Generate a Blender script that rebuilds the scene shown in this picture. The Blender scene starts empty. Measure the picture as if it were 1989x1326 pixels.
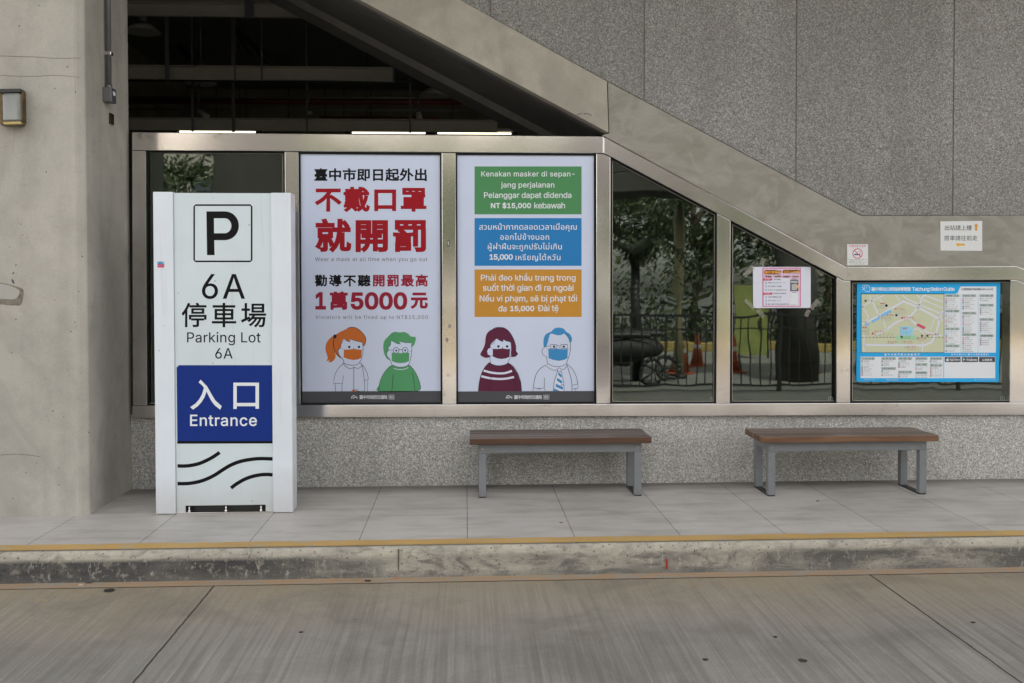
import bpy, bmesh, math, random, os
import numpy as np
from mathutils import Vector, Matrix
from mathutils.geometry import delaunay_2d_cdt, tessellate_polygon
random.seed(7)
S = bpy.context.scene
COL = S.collection

# ------------------------------------------------------------------ camera
F_PX, CXP, PPY, H = 1850.0, 994.5, 594.0, 1.5       # focal length and principal row of the 1989 px wide photograph
YAW, PITCH, ROLL = math.atan(91.5/F_PX), math.atan(39.0/F_PX), math.radians(0.09)
DW = F_PX*H/(943-555)                                # distance camera - facade
CAM = Vector((0, -DW, H))
ROT = (Matrix.Rotation(-YAW, 3, 'Z') @ Matrix.Rotation(math.radians(90)-PITCH, 3, 'X') @ Matrix.Rotation(-ROLL, 3, 'Z'))
cam = bpy.data.cameras.new('camera'); camo = bpy.data.objects.new('camera', cam); COL.objects.link(camo)
camo.matrix_world = Matrix.Translation(CAM) @ ROT.to_4x4()
cam.sensor_width = 36; cam.lens = F_PX/1989*36
cam.shift_y = -(663-PPY)/1989
cam.clip_end = 500; cam.clip_start = 0.05
S.camera = camo

# ------------------------------------------------------------------ world, sun, exposure
SUN_EL, SUN_AZ = math.radians(58), math.radians(25)      # the sun stands behind the building: the near road lies in its shade
w = bpy.data.worlds.new('World'); S.world = w; w.use_nodes = True
nt = w.node_tree; bg = nt.nodes['Background']
sky = nt.nodes.new('ShaderNodeTexSky'); sky.sky_type = 'NISHITA'; sky.sun_disc = False
sky.sun_elevation = SUN_EL; sky.sun_rotation = SUN_AZ; sky.air_density = 1.0; sky.dust_density = 3.0
hs = nt.nodes.new('ShaderNodeHueSaturation'); hs.inputs['Saturation'].default_value = .30      # thin overcast
wt = nt.nodes.new('ShaderNodeMix'); wt.data_type = 'RGBA'; wt.blend_type = 'MULTIPLY'; wt.inputs[0].default_value = 1; wt.inputs[7].default_value = (1.03, .965, .885, 1)
nt.links.new(sky.outputs[0], hs.inputs['Color']); nt.links.new(hs.outputs[0], wt.inputs[6]); nt.links.new(wt.outputs[2], bg.inputs[0]); bg.inputs[1].default_value = 0.15
sl = bpy.data.lights.new('sun', 'SUN'); sl.energy = 2.0; sl.angle = math.radians(0.5); sl.color = (1, .95, .88)
so = bpy.data.objects.new('sun', sl); COL.objects.link(so)
sd = Vector((math.sin(SUN_AZ)*math.cos(SUN_EL), math.cos(SUN_AZ)*math.cos(SUN_EL), math.sin(SUN_EL)))
so.rotation_euler = sd.to_track_quat('Z', 'Y').to_euler()
S.view_settings.view_transform = 'Standard'; S.view_settings.look = 'None'
S.view_settings.exposure = 2.3; S.view_settings.gamma = 1
S.cycles.max_bounces = 8; S.cycles.diffuse_bounces = 5; S.cycles.transparent_max_bounces = 8
S.cycles.use_denoising = True

# ------------------------------------------------------------------ helpers
def ray(px, py):
    return ROT @ Vector(((px-CXP)/F_PX, -(py-PPY)/F_PX, -1))
def at(px, py, y=0.0):
    d = ray(px, py); return CAM + d*((y-CAM.y)/d.y)
def gnd(px, py, z=0.0):
    d = ray(px, py); return CAM + d*((z-CAM.z)/d.z)

def tag(o, label=None, cat=None, group=None, kind=None):
    if label: o['label'] = label
    if cat: o['category'] = cat
    if group: o['group'] = group
    if kind: o['kind'] = kind
    return o
def link_mesh(name, verts, faces, mats, parent=None, mi=None, smooth=False):
    me = bpy.data.meshes.new(name); me.from_pydata([tuple(v) for v in verts], [], faces)
    for m in (mats if isinstance(mats, (list, tuple)) else [mats]): me.materials.append(m)
    if mi is not None:
        for p, k in zip(me.polygons, mi): p.material_index = k
    if smooth:
        for p in me.polygons: p.use_smooth = True
    me.update()
    o = bpy.data.objects.new(name, me); COL.objects.link(o)
    if parent is not None: attach(o, parent)
    return o
def attach(o, parent):
    o.parent = parent
    if parent.parent is None and parent.type == 'EMPTY': o.location = -parent.location
def thing(name, loc, label, cat, group=None):
    o = bpy.data.objects.new(name, None); COL.objects.link(o); o.location = loc; o.empty_display_size = .1
    return tag(o, label, cat, group)
class MB:
    def __init__(s): s.bm = bmesh.new()
    def box(s, x0, x1, y0, y1, z0, z1, bev=0, seg=2):
        t = bmesh.new(); bmesh.ops.create_cube(t, size=1)
        for v in t.verts: v.co = Vector(((x0+x1)/2+v.co.x*abs(x1-x0), (y0+y1)/2+v.co.y*abs(y1-y0), (z0+z1)/2+v.co.z*abs(z1-z0)))
        if bev: bmesh.ops.bevel(t, geom=t.edges[:], offset=bev, segments=seg, affect='EDGES', profile=.5)
        s.merge(t); return s
    def merge(s, t):
        m = bpy.data.meshes.new('tmp'); t.to_mesh(m); t.free(); s.bm.from_mesh(m); bpy.data.meshes.remove(m)
    def prism(s, pts, y0, y1, bev=0):
        """polygon given as (x, z) world pairs, from y0 to y1"""
        t = bmesh.new()
        a = [t.verts.new((x, y0, z)) for x, z in pts]; b = [t.verts.new((x, y1, z)) for x, z in pts]
        n = len(pts); t.faces.new(a); t.faces.new(b[::-1])
        for i in range(n): t.faces.new((a[i], b[i], b[(i+1) % n], a[(i+1) % n]))
        bmesh.ops.recalc_face_normals(t, faces=t.faces[:])
        if bev: bmesh.ops.bevel(t, geom=t.edges[:], offset=bev, segments=2, affect='EDGES', profile=.5)
        s.merge(t); return s
    def ppx(s, pts, y0, y1, bev=0):
        return s.prism([(at(px, py, y0).x, at(px, py, y0).z) for px, py in pts], y0, y1, bev)
    def tube(s, p, q, r, n=12, r2=None):
        p, q = Vector(p), Vector(q); d = q-p; t = bmesh.new()
        bmesh.ops.create_cone(t, cap_ends=True, segments=n, radius1=r, radius2=r if r2 is None else r2, depth=d.length)
        M = Matrix.Translation((p+q)/2) @ d.to_track_quat('Z', 'Y').to_matrix().to_4x4()
        bmesh.ops.transform(t, matrix=M, verts=t.verts[:])
        for f in t.faces:
            if len(f.verts) == 4: f.smooth = True
        s.merge(t); return s
    def sphere(s, c, r, sc=(1, 1, 1), u=16, v=10):
        t = bmesh.new(); bmesh.ops.create_uvsphere(t, u_segments=u, v_segments=v, radius=r)
        for q in t.verts: q.co = Vector(c)+Vector((q.co.x*sc[0], q.co.y*sc[1], q.co.z*sc[2]))
        for f in t.faces: f.smooth = True
        s.merge(t); return s
    def build(s, name, mat, parent=None):
        me = bpy.data.meshes.new(name); s.bm.to_mesh(me); s.bm.free()
        for m in (mat if isinstance(mat, (list, tuple)) else [mat]): me.materials.append(m)
        o = bpy.data.objects.new(name, me); COL.objects.link(o)
        if parent is not None: attach(o, parent)
        return o

# ------------------------------------------------------------------ materials
class NT:
    def __init__(s, name):
        s.m = bpy.data.materials.new(name); s.m.use_nodes = True; s.t = s.m.node_tree
        s.b = s.t.nodes['Principled BSDF']; s.out = s.t.nodes['Material Output']
        s.tc = s.t.nodes.new('ShaderNodeTexCoord'); s.obj = s.tc.outputs['Object']
    def lk(s, a, b): s.t.links.new(a, b)
    def n(s, typ, **k):
        d = s.t.nodes.new(typ)
        for a, v in k.items(): setattr(d, a, v)
        return d
    def mapping(s, sc=(1, 1, 1), loc=(0, 0, 0), vec=None):
        d = s.n('ShaderNodeMapping'); d.inputs['Scale'].default_value = sc; d.inputs['Location'].default_value = loc
        s.lk(vec or s.obj, d.inputs[0]); return d.outputs[0]
    def noise(s, scale, vec=None, det=4, rough=.55, dist=0):
        d = s.n('ShaderNodeTexNoise'); d.inputs['Scale'].default_value = scale; d.inputs['Detail'].default_value = det
        d.inputs['Roughness'].default_value = rough; d.inputs['Distortion'].default_value = dist
        s.lk(vec or s.obj, d.inputs['Vector']); return d.outputs['Fac']
    def ramp(s, fac, stops, interp='LINEAR'):
        d = s.n('ShaderNodeValToRGB'); e = d.color_ramp; e.interpolation = interp
        while len(e.elements) < len(stops): e.elements.new(.5)
        for el, (p, c) in zip(e.elements, stops):
            el.position = p; el.color = (c, c, c, 1) if isinstance(c, (int, float)) else (*c, 1)
        s.lk(fac, d.inputs[0]); return d.outputs[0]
    def mix(s, fac, a, b, mode='MIX'):
        d = s.n('ShaderNodeMix', data_type='RGBA', blend_type=mode)
        for i, v in ((0, fac), (6, a), (7, b)):
            if hasattr(v, 'links'): s.lk(v, d.inputs[i])
            elif i == 0: d.inputs[0].default_value = v
            else: d.inputs[i].default_value = (*v, 1) if isinstance(v, tuple) else (v, v, v, 1)
        return d.outputs[2]
    def math(s, op, a, b=0.0, c=None):
        d = s.n('ShaderNodeMath', operation=op)
        for i, v in enumerate((a, b, c)):
            if v is None: continue
            if hasattr(v, 'links'): s.lk(v, d.inputs[i])
            else: d.inputs[i].default_value = v
        return d.outputs[0]
    def xyz(s, vec=None):
        d = s.n('ShaderNodeSeparateXYZ'); s.lk(vec or s.obj, d.inputs[0]); return d.outputs
    def bump(s, h, strength=.2, dist=.01):
        d = s.n('ShaderNodeBump'); d.inputs['Strength'].default_value = strength; d.inputs['Distance'].default_value = dist
        s.lk(h, d.inputs['Height']); s.lk(d.outputs[0], s.b.inputs['Normal']); return d.outputs[0]
    def set(s, col=None, rough=None, metal=None, spec=None):
        for k, v in (('Base Color', col), ('Roughness', rough), ('Metallic', metal), ('Specular IOR Level', spec)):
            if v is None: continue
            if hasattr(v, 'links'): s.lk(v, s.b.inputs[k])
            else: s.b.inputs[k].default_value = (*v, 1) if isinstance(v, tuple) else v
        return s
def plain(name, col, rough=.5, metal=0, var=.12, scale=6, spec=.5):
    t = NT(name); n = t.noise(scale)
    t.set(t.mix(t.ramp(n, [(.3, 1-var), (.7, 1.0)]), (0, 0, 0), col, 'MIX') if False else
          t.mix(1.0, col, t.ramp(n, [(.3, 1-var), (.7, 1.0)]), 'MULTIPLY'), rough, metal, spec)
    return t.m
def ink(name, col, rough=.55):
    t = NT(name); t.set(col, rough, spec=.12); return t.m

def m_concrete(name, a, b, streak=.5, dark=(.12, .11, .09), pits=True, big=1.1):
    t = NT(name)
    n1 = t.noise(big, det=8, rough=.62, dist=.4); n2 = t.noise(7, det=6); n3 = t.noise(1.0, t.mapping((5, 5, .5)), det=5)
    c = t.mix(t.ramp(n1, [(.35, 0), (.65, 1)]), a, b)
    c = t.mix(t.ramp(n2, [(.45, 0), (.75, .35)]), c, tuple(x*.72 for x in b))
    c = t.mix(t.ramp(n3, [(.5, 0), (.8, streak)]), c, dark)
    if pits:
        v = t.n('ShaderNodeTexVoronoi'); v.inputs['Scale'].default_value = 9; t.lk(t.obj, v.inputs['Vector'])
        c = t.mix(t.ramp(v.outputs['Distance'], [(.0, .75), (.045, .6), (.06, 0)]), c, (.06, .055, .05))
    fine = t.noise(120, det=3)
    c = t.mix(.25, c, t.ramp(fine, [(.3, .5), (.7, 1)]), 'MULTIPLY')
    sm = t.noise(.9, t.mapping((1, 1, .6), (4, 2, 9)), det=7, rough=.65, dist=1.2); c = t.mix(t.ramp(sm, [(.48, 0), (.56, .28), (.75, .4)]), c, tuple(x*.62 for x in b))
    t.set(c, .85, spec=.3); t.bump(t.math('ADD', n2, t.math('MULTIPLY', fine, .25)), .25, .006)
    return t.m
CONC = m_concrete('pillar concrete', (.49, .465, .41), (.38, .365, .325), .2)
CONC_DARK = m_concrete('dark concrete', (.085, .083, .075), (.06, .058, .052), .2)  # evenly dark concrete for the things across the road
CONC_PALE = m_concrete('pale stair concrete', (.46, .43, .365), (.37, .345, .29), .12, pits=False, big=2.2)
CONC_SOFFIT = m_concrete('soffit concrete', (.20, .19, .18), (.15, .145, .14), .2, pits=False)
def m_patchy():
    t = NT('patched concrete'); mp = t.mapping((1.0, 1, 2.2))
    n1 = t.noise(1.5, mp, det=6, rough=.6, dist=1.6); n2 = t.noise(5, mp, det=5, dist=.8); n3 = t.noise(1.4, t.mapping((2, 2, 2), (3, 1, 7)), det=7, dist=2.5)
    c = t.mix(t.ramp(n1, [(.44, 0), (.54, .7), (.7, 1)]), (.325, .31, .27), (.27, .255, .21))
    c = t.mix(t.ramp(n3, [(.52, 0), (.57, .4), (.64, .55)]), c, (.37, .355, .31))
    c = t.mix(t.ramp(n2, [(.5, 0), (.8, .5)]), c, (.2, .185, .15))
    c = t.mix(.2, c, t.ramp(t.noise(130), [(.3, .5), (.7, 1)]), 'MULTIPLY')
    t.set(c, .8, spec=.3); t.bump(n2, .2, .006); return t.m
CONC_PATCH = m_patchy()
JX0P = at(1251, 100, .01).x
def m_pebble(name, k=1.0):
    t = NT(name)
    v = t.n('ShaderNodeTexVoronoi'); v.inputs['Scale'].default_value = 180; t.lk(t.obj, v.inputs['Vector'])
    v2 = t.n('ShaderNodeTexVoronoi'); v2.inputs['Scale'].default_value = 105; t.lk(t.mapping(loc=(3, 5, 1)), v2.inputs['Vector'])
    s1 = t.n('ShaderNodeSeparateColor'); t.lk(v.outputs['Color'], s1.inputs[0])
    s2 = t.n('ShaderNodeSeparateColor'); t.lk(v2.outputs['Color'], s2.inputs[0])
    mixv = t.math('ADD', t.math('MULTIPLY', s1.outputs[0], .6), t.math('MULTIPLY', s2.outputs[1], .4))
    c = t.ramp(mixv, [(.10, (.14*k, .14*k, .135*k)), (.34, (.24*k, .238*k, .228*k)), (.55, (.32*k, .32*k, .31*k)), (.72, (.43*k, .42*k, .40*k)), (.92, (.60*k, .585*k, .55*k))])
    c = t.mix(t.ramp(s1.outputs[2], [(.86, 0), (.88, .5)]), c, (.34*k, .28*k, .18*k))
    c = t.mix(t.ramp(t.noise(.8, det=7, rough=.6), [(.4, 0), (.72, .3)]), c, (.16*k, .15*k, .13*k))
    c = t.mix(t.ramp(t.noise(1, t.mapping((3.5, 3.5, .35)), det=6), [(.5, 0), (.78, .38)]), c, (.17*k, .165*k, .15*k))
    pn = t.n('ShaderNodeTexWhiteNoise', noise_dimensions='1D'); t.lk(t.math('FLOOR', t.math('DIVIDE', t.math('SUBTRACT', t.xyz()[0], JX0P), 1.155)), pn.inputs['W'])
    c = t.mix(1.0, c, t.ramp(pn.outputs['Value'], [(0, .88), (1, 1.0)]), 'MULTIPLY')
    t.set(c, .7, spec=.35); t.bump(mixv, .4, .004); return t.m
PEB = m_pebble('exposed aggregate', 1.45); PEB_UP = m_pebble('exposed aggregate upper', .84)
def m_steel(name='brushed steel', vert=True, k=.86, r0=.05):
    t = NT(name)
    br = t.noise(1, t.mapping((400, 400, 3) if vert else (3, 400, 400)), det=3)
    big = t.noise(2.2, det=4); spots = t.noise(9, det=5)
    c = t.mix(t.ramp(big, [(.3, 0), (.7, 1)]), (k, k*.965, k*.96), (k*.82, k*.78, k*.77))
    c = t.mix(t.ramp(spots, [(.66, 0), (.74, .4)]), c, (.3, .28, .24))
    t.set(c, t.math('ADD', t.math('MULTIPLY', br, .07), t.math('ADD', t.math('MULTIPLY', big, .10), r0)), 1.0)
    t.bump(t.math('ADD', t.math('MULTIPLY', br, .008), t.noise(1.3, t.mapping((1, 1, 1)), det=1)), .18, .03)
    return t.m
STEEL_V = m_steel('brushed steel upright'); STEEL_H = m_steel('brushed steel rail', False)
DARKGAP = ink('black gasket rubber', (.012, .014, .013), .5)
def m_glass():
    t = NT('tinted window glass'); t.t.nodes.remove(t.b)
    tr = t.n('ShaderNodeBsdfTransparent'); tr.inputs[0].default_value = (.30, .37, .33, 1)
    gl = t.n('ShaderNodeBsdfGlossy'); gl.inputs['Roughness'].default_value = .015; gl.inputs[0].default_value = (.9, 1, .93, 1)
    bp = t.n('ShaderNodeBump'); bp.inputs['Strength'].default_value = .09; bp.inputs['Distance'].default_value = .02
    t.lk(t.noise(1.5, t.mapping((1.6, 1, .9)), det=1.5, dist=.3), bp.inputs['Height']); t.lk(bp.outputs[0], gl.inputs['Normal'])
    mx = t.n('ShaderNodeMixShader'); mx.inputs[0].default_value = .115
    t.lk(tr.outputs[0], mx.inputs[1]); t.lk(gl.outputs[0], mx.inputs[2]); t.lk(mx.outputs[0], t.out.inputs[0]); return t.m
GLASS = m_glass()

# joints and rows of the tiled pavement, measured on the ground
jx = sorted(gnd(px, py).x for px, py in ((488, 1049), (699, 1047), (908, 1046), (1117, 1044), (1325, 1042), (1530, 1041), (1738, 1040)))
PER = (jx[-1]-jx[0])/6; JX0 = jx[2]
EDGE_L, EDGE_R = gnd(0, 1066), gnd(1989, 1045)     # outer edge of the yellow line
YE = (EDGE_L.y+EDGE_R.y)/2
JY1, JY2 = gnd(1100, 1003).y, gnd(1100, 969).y
def line_mask(t, coord, pos, half, per=None):
    u = t.math('SUBTRACT', coord, pos)
    if per:
        u = t.math('SUBTRACT', t.math('MODULO', t.math('ADD', u, per*50.5), per), per/2)
    return t.math('LESS_THAN', t.math('ABSOLUTE', u), half)
def m_tiles():
    t = NT('grey pavement tiles'); o = t.xyz()
    n1 = t.noise(1.6, det=7, rough=.6); n2 = t.noise(1, t.mapping((2, 9, 9)), det=6)
    cell = t.n('ShaderNodeTexWhiteNoise', noise_dimensions='1D')
    t.lk(t.math('FLOOR', t.math('DIVIDE', t.math('SUBTRACT', o[0], JX0), PER)), cell.inputs['W'])
    c = t.mix(cell.outputs['Value'], (.45, .43, .40), (.49, .47, .44))
    c = t.mix(t.ramp(n1, [(.45, 0), (.7, .5)]), c, (.31, .29, .265))
    c = t.mix(t.ramp(n2, [(.5, 0), (.72, .5)]), c, (.24, .22, .19))
    c = t.mix(t.ramp(t.noise(26, det=3), [(.74, 0), (.8, .5)]), c, (.12, .10, .08))
    c = t.mix(t.ramp(t.noise(1, t.mapping((1.2, 5, 5), (2, 8, 1)), det=8, rough=.7, dist=.8), [(.54, 0), (.62, .3), (.75, .4)]), c, (.25, .235, .21))
    c = t.mix(t.ramp(t.noise(75, det=2), [(.70, 0), (.74, .4)]), c, (.2, .18, .15))
    # darker towards the foot of the wall
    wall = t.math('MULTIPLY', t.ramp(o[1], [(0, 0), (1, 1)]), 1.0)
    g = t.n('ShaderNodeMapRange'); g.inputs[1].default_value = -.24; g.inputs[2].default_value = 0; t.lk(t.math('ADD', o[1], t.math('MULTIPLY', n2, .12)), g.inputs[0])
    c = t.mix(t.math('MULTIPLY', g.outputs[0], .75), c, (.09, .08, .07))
    jw = t.math('ADD', .0014, t.math('MULTIPLY', n2, .002))
    m = t.math('MAXIMUM', line_mask(t, o[0], JX0, jw, PER), t.math('MULTIPLY', t.math('MAXIMUM', line_mask(t, o[1], JY1, .0022), line_mask(t, o[1], JY2, .0022)), .45))
    c = t.mix(t.math('MULTIPLY', m, .85), c, (.045, .04, .035))
    t.set(c, t.ramp(n1, [(.3, .35), (.7, .6)]), spec=.4); t.bump(t.math('ADD', t.math('MULTIPLY', m, -1), t.noise(60)), .15, .003)
    return t.m
RZ = -.172                                            # road level below the pavement
RJ1 = gnd(338, 1231, RZ).x; RJ2 = gnd(1840, 1223, RZ).x
def m_road():
    t = NT('brushed concrete road'); o = t.xyz()
    wav = t.n('ShaderNodeVectorMath', operation='ADD'); t.lk(t.obj, wav.inputs[0])
    comb = t.n('ShaderNodeCombineXYZ'); t.lk(t.math('MULTIPLY', t.noise(1.2, det=2), .02), comb.inputs[0]); t.lk(comb.outputs[0], wav.inputs[1])
    br = t.noise(1, t.mapping((85, 1.1, 1), vec=wav.outputs[0]), det=4, rough=.75)
    br2 = t.noise(1, t.mapping((34, .8, 1), vec=wav.outputs[0]), det=3)
    n1 = t.noise(.7, det=8, rough=.6); n2 = t.noise(3.2, det=6)
    c = t.mix(t.ramp(n1, [(.35, 0), (.65, 1)]), (.225, .22, .20), (.155, .152, .14))
    c = t.mix(t.ramp(br, [(.46, .0), (.68, .45)]), c, (.31, .295, .255))
    c = t.mix(t.ramp(br2, [(.46, 0), (.66, .5)]), c, (.105, .10, .088))
    c = t.mix(t.ramp(n2, [(.55, 0), (.78, .55)]), c, (.095, .09, .08))
    st = t.n('ShaderNodeMapRange'); st.inputs[1].default_value = YE-1.15; st.inputs[2].default_value = YE-.15
    t.lk(t.math('ADD', o[1], t.math('MULTIPLY', t.math('SUBTRACT', n1, .5), 1.2)), st.inputs[0])
    c = t.mix(t.math('MULTIPLY', st.outputs[0], .65), c, (.33, .27, .175))
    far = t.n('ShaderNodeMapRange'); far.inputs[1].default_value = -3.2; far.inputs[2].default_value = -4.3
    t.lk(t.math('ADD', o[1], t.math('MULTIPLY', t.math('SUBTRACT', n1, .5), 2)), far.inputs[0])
    c = t.mix(t.math('MULTIPLY', far.outputs[0], .6), c, (.115, .11, .10))  # shade on the road nearest the camera, painted in as darker colour
    c = t.mix(t.ramp(t.noise(1.7, t.mapping((1, 1, 1), (9, 3, 0)), det=8, rough=.68, dist=.7), [(.5, 0), (.64, .32), (.78, .5)]), c, (.10, .095, .085))
    c = t.mix(.3, c, t.ramp(t.noise(160, det=2, rough=.8), [(.35, .35), (.65, 1)]), 'MULTIPLY')
    c = t.mix(t.ramp(t.noise(17, det=2), [(.76, 0), (.80, .6)]), c, (.05, .048, .045))
    wob = t.math('ADD', o[0], t.math('MULTIPLY', t.math('SUBTRACT', t.noise(14, det=3), .5), .012))
    m = t.math('MAXIMUM', line_mask(t, wob, RJ1, .0055), line_mask(t, wob, RJ2, .0055))
    c = t.mix(t.math('MULTIPLY', m, .9), c, (.02, .018, .016))
    t.set(c, .75, spec=.35); t.bump(t.math('SUBTRACT', br, m), .35, .004); return t.m
def m_curb():
    t = NT('grimy kerb concrete'); o = t.xyz()
    n1 = t.noise(3, t.mapping((.7, 1, 3)), det=8, rough=.7); n2 = t.noise(14, t.mapping((1, 1, 1.6)), det=7, rough=.7, dist=.6); n3 = t.noise(1.1, t.mapping((1, 1, 3)), det=6)
    c = t.mix(t.ramp(n1, [(.35, 0), (.65, 1)]), (.46, .43, .35), (.32, .30, .25))
    c = t.mix(t.ramp(n2, [(.5, 0), (.66, .6)]), c, (.13, .12, .10))
    z = t.n('ShaderNodeMapRange'); z.inputs[1].default_value = -.04; z.inputs[2].default_value = -.065; t.lk(o[2], z.inputs[0])
    zb = t.n('ShaderNodeMapRange'); zb.inputs[1].default_value = RZ+.0; zb.inputs[2].default_value = RZ+.03; t.lk(o[2], zb.inputs[0])
    xl = t.n('ShaderNodeMapRange'); xl.inputs[1].default_value = -.9; xl.inputs[2].default_value = -2.5; t.lk(o[0], xl.inputs[0])
    amt = t.math('ADD', t.ramp(n3, [(.42, .15), (.56, .8)]), t.math('MULTIPLY', xl.outputs[0], 1.0))
    amt = t.math('MULTIPLY', t.math('MINIMUM', amt, 1), t.math('MULTIPLY', z.outputs[0], t.ramp(n2, [(.3, 1), (.54, .95), (.64, .25)])))
    c = t.mix(t.math('MULTIPLY', amt, .96), c, (.028, .028, .031))
    c = t.mix(t.math('MULTIPLY', t.ramp(t.noise(30, t.mapping((1, 1, .35)), det=5), [(.60, 0), (.68, .6)]), z.outputs[0]), c, (.36, .34, .30))
    c = t.mix(t.ramp(t.noise(40, det=2), [(.68, 0), (.74, .7)]), c, (.05, .045, .04))
    sp = t.n('ShaderNodeTexVoronoi'); sp.inputs['Scale'].default_value = 22; t.lk(t.mapping((1, 1, 1.3)), sp.inputs['Vector'])
    c = t.mix(t.ramp(sp.outputs['Distance'], [(0, .8), (.12, .6), (.17, 0)]), c, (.06, .055, .05))
    w2 = t.noise(4.5, t.mapping((.8, 1, 2.4), (5, 0, 2)), det=10, rough=.75, dist=1.0)
    c = t.mix(t.math('MULTIPLY', t.ramp(w2, [(.5, 0), (.56, .55), (.7, .8)]), t.math('ADD', t.math('MULTIPLY', z.outputs[0], .7), .3)), c, (.085, .08, .075))
    c = t.mix(t.ramp(t.noise(55, t.mapping((1, 1, .5)), det=4), [(.62, 0), (.68, .45)]), c, (.44, .42, .36))
    low_ = t.n('ShaderNodeMapRange'); low_.inputs[1].default_value = RZ+.045; low_.inputs[2].default_value = RZ; t.lk(t.math('ADD', o[2], t.math('MULTIPLY', t.math('SUBTRACT', n2, .5), .05)), low_.inputs[0])
    c = t.mix(t.math('MULTIPLY', low_.outputs[0], .6), c, (.07, .065, .055))
    t.set(c, .8, spec=.35); t.bump(t.math('ADD', n2, n1), .6, .012); return t.m
def m_paint(name, col, under, thr=.62):
    t = NT(name); n = t.noise(7, t.mapping((1, 3, 1)), det=8, rough=.7)
    c = t.mix(t.ramp(t.noise(2, det=5), [(.3, 0), (.7, 1)]), col, tuple(x*.8 for x in col))
    t.set(t.mix(t.ramp(n, [(thr, 0), (thr+.05, .9)]), c, under), .6, spec=.3); return t.m

def m_wood(name, a, b, c_):
    t = NT(name); o = t.obj
    g = t.noise(1, t.mapping((2.5, 60, 60)), det=6, rough=.65, dist=.6); n = t.noise(3, t.mapping((1, 6, 6)), det=4)
    c = t.mix(t.ramp(g, [(.35, 0), (.65, 1)]), a, b); c = t.mix(t.ramp(n, [(.5, 0), (.75, .7)]), c, c_)
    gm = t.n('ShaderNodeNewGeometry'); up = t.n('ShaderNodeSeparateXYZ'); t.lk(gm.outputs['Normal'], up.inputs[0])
    top_sheen = t.math('MULTIPLY', t.ramp(up.outputs[2], [(.5, 0), (.9, .55)]), t.ramp(g, [(.3, .6), (.6, 1)]))     # grey sky sheen painted onto the upward faces
    c = t.mix(top_sheen, c, (.15, .135, .125))
    oi = t.n('ShaderNodeObjectInfo'); c = t.mix(1.0, c, t.ramp(oi.outputs['Random'], [(0, .6), (1, 1.0)]), 'MULTIPLY')
    t.set(c, .42, spec=.5); t.bump(g, .15, .002); return t.m
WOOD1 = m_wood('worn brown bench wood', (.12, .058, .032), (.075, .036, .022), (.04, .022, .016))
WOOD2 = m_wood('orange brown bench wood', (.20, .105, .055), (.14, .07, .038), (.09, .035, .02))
GREYPAINT = plain('grey bench paint', (.195, .205, .215), .4, 0, .15, 12)
def m_signwhite(name, col):
    t = NT(name); n = t.noise(2.5, det=6); s = t.noise(1, t.mapping((26, 26, 1.2)), det=4); sc = t.noise(1, t.mapping((9, 9, 70)), det=3)
    c = t.mix(t.ramp(n, [(.4, 0), (.75, .35)]), col, tuple(x*.8 for x in col))
    c = t.mix(t.ramp(s, [(.6, 0), (.85, .4)]), c, (.38, .38, .36))
    c = t.mix(t.ramp(sc, [(.72, 0), (.76, .4)]), c, (.38, .34, .29))
    lo = t.n('ShaderNodeMapRange'); lo.inputs[1].default_value = .28; lo.inputs[2].default_value = 0; t.lk(t.math('ADD', t.xyz()[2], t.math('MULTIPLY', t.math('SUBTRACT', n, .5), .5)), lo.inputs[0])
    c = t.mix(t.math('MULTIPLY', lo.outputs[0], .45), c, (.36, .33, .29))
    hi = t.n('ShaderNodeTexVoronoi'); hi.inputs['Scale'].default_value = 7; t.lk(t.obj, hi.inputs['Vector']); c = t.mix(t.ramp(hi.outputs['Distance'], [(.0, .7), (.03, .6), (.045, 0)]), c, (.2, .19, .17))
    t.set(c, .35, spec=.5); return t.m
SIGNW = m_signwhite('white sign panel', (.62, .70, .73)); SIGNP = m_signwhite('white sign post', (.70, .75, .81))
POSTERW = plain('pale lilac poster vinyl', (.62, .685, .85), .22, 0, .06, 1.5)
I = {k: ink(k+' ink', c) for k, c in dict(
    black=(.007, .007, .008), red=(.33, .012, .02), crimson=(.31, .02, .045), grey=(.17, .17, .18), green=(.085, .27, .11), blue=(.03, .21, .50),
    orange=(.56, .27, .045), offwhite=(.74, .77, .80), footer=(.085, .085, .095), hair=(.58, .155, .035), leaf=(.10, .34, .15), plum=(.115, .025, .055),
    sky=(.055, .26, .53), outline=(.022, .024, .042), skin=(.62, .685, .85), pale=(.68, .72, .84), navy=(.010, .032, .205), mapblue=(.03, .40, .80),
    mapland=(.58, .60, .42), maproad=(.68, .70, .80), river=(.22, .50, .78), tagbg=(.42, .50, .48), rose=(.60, .10, .17), yellow=(.75, .42, .06), pink=(.62, .18, .35),
    pinkpale=(.72, .52, .66), paper=(.70, .71, .80), slip=(.70, .71, .71), amber=(.66, .33, .05), mint=(.36, .62, .40), lightblue=(.32, .62, .80), fleshy=(.75, .42, .28)).items()}
PIPE = plain('grey galvanised paint', (.16, .165, .17), .45, .5); IRON = plain('dark iron', (.03, .03, .03), .5, .2)
TRAY = plain('pale grey tray steel', (.48, .45, .40), .5, .1)

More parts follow.
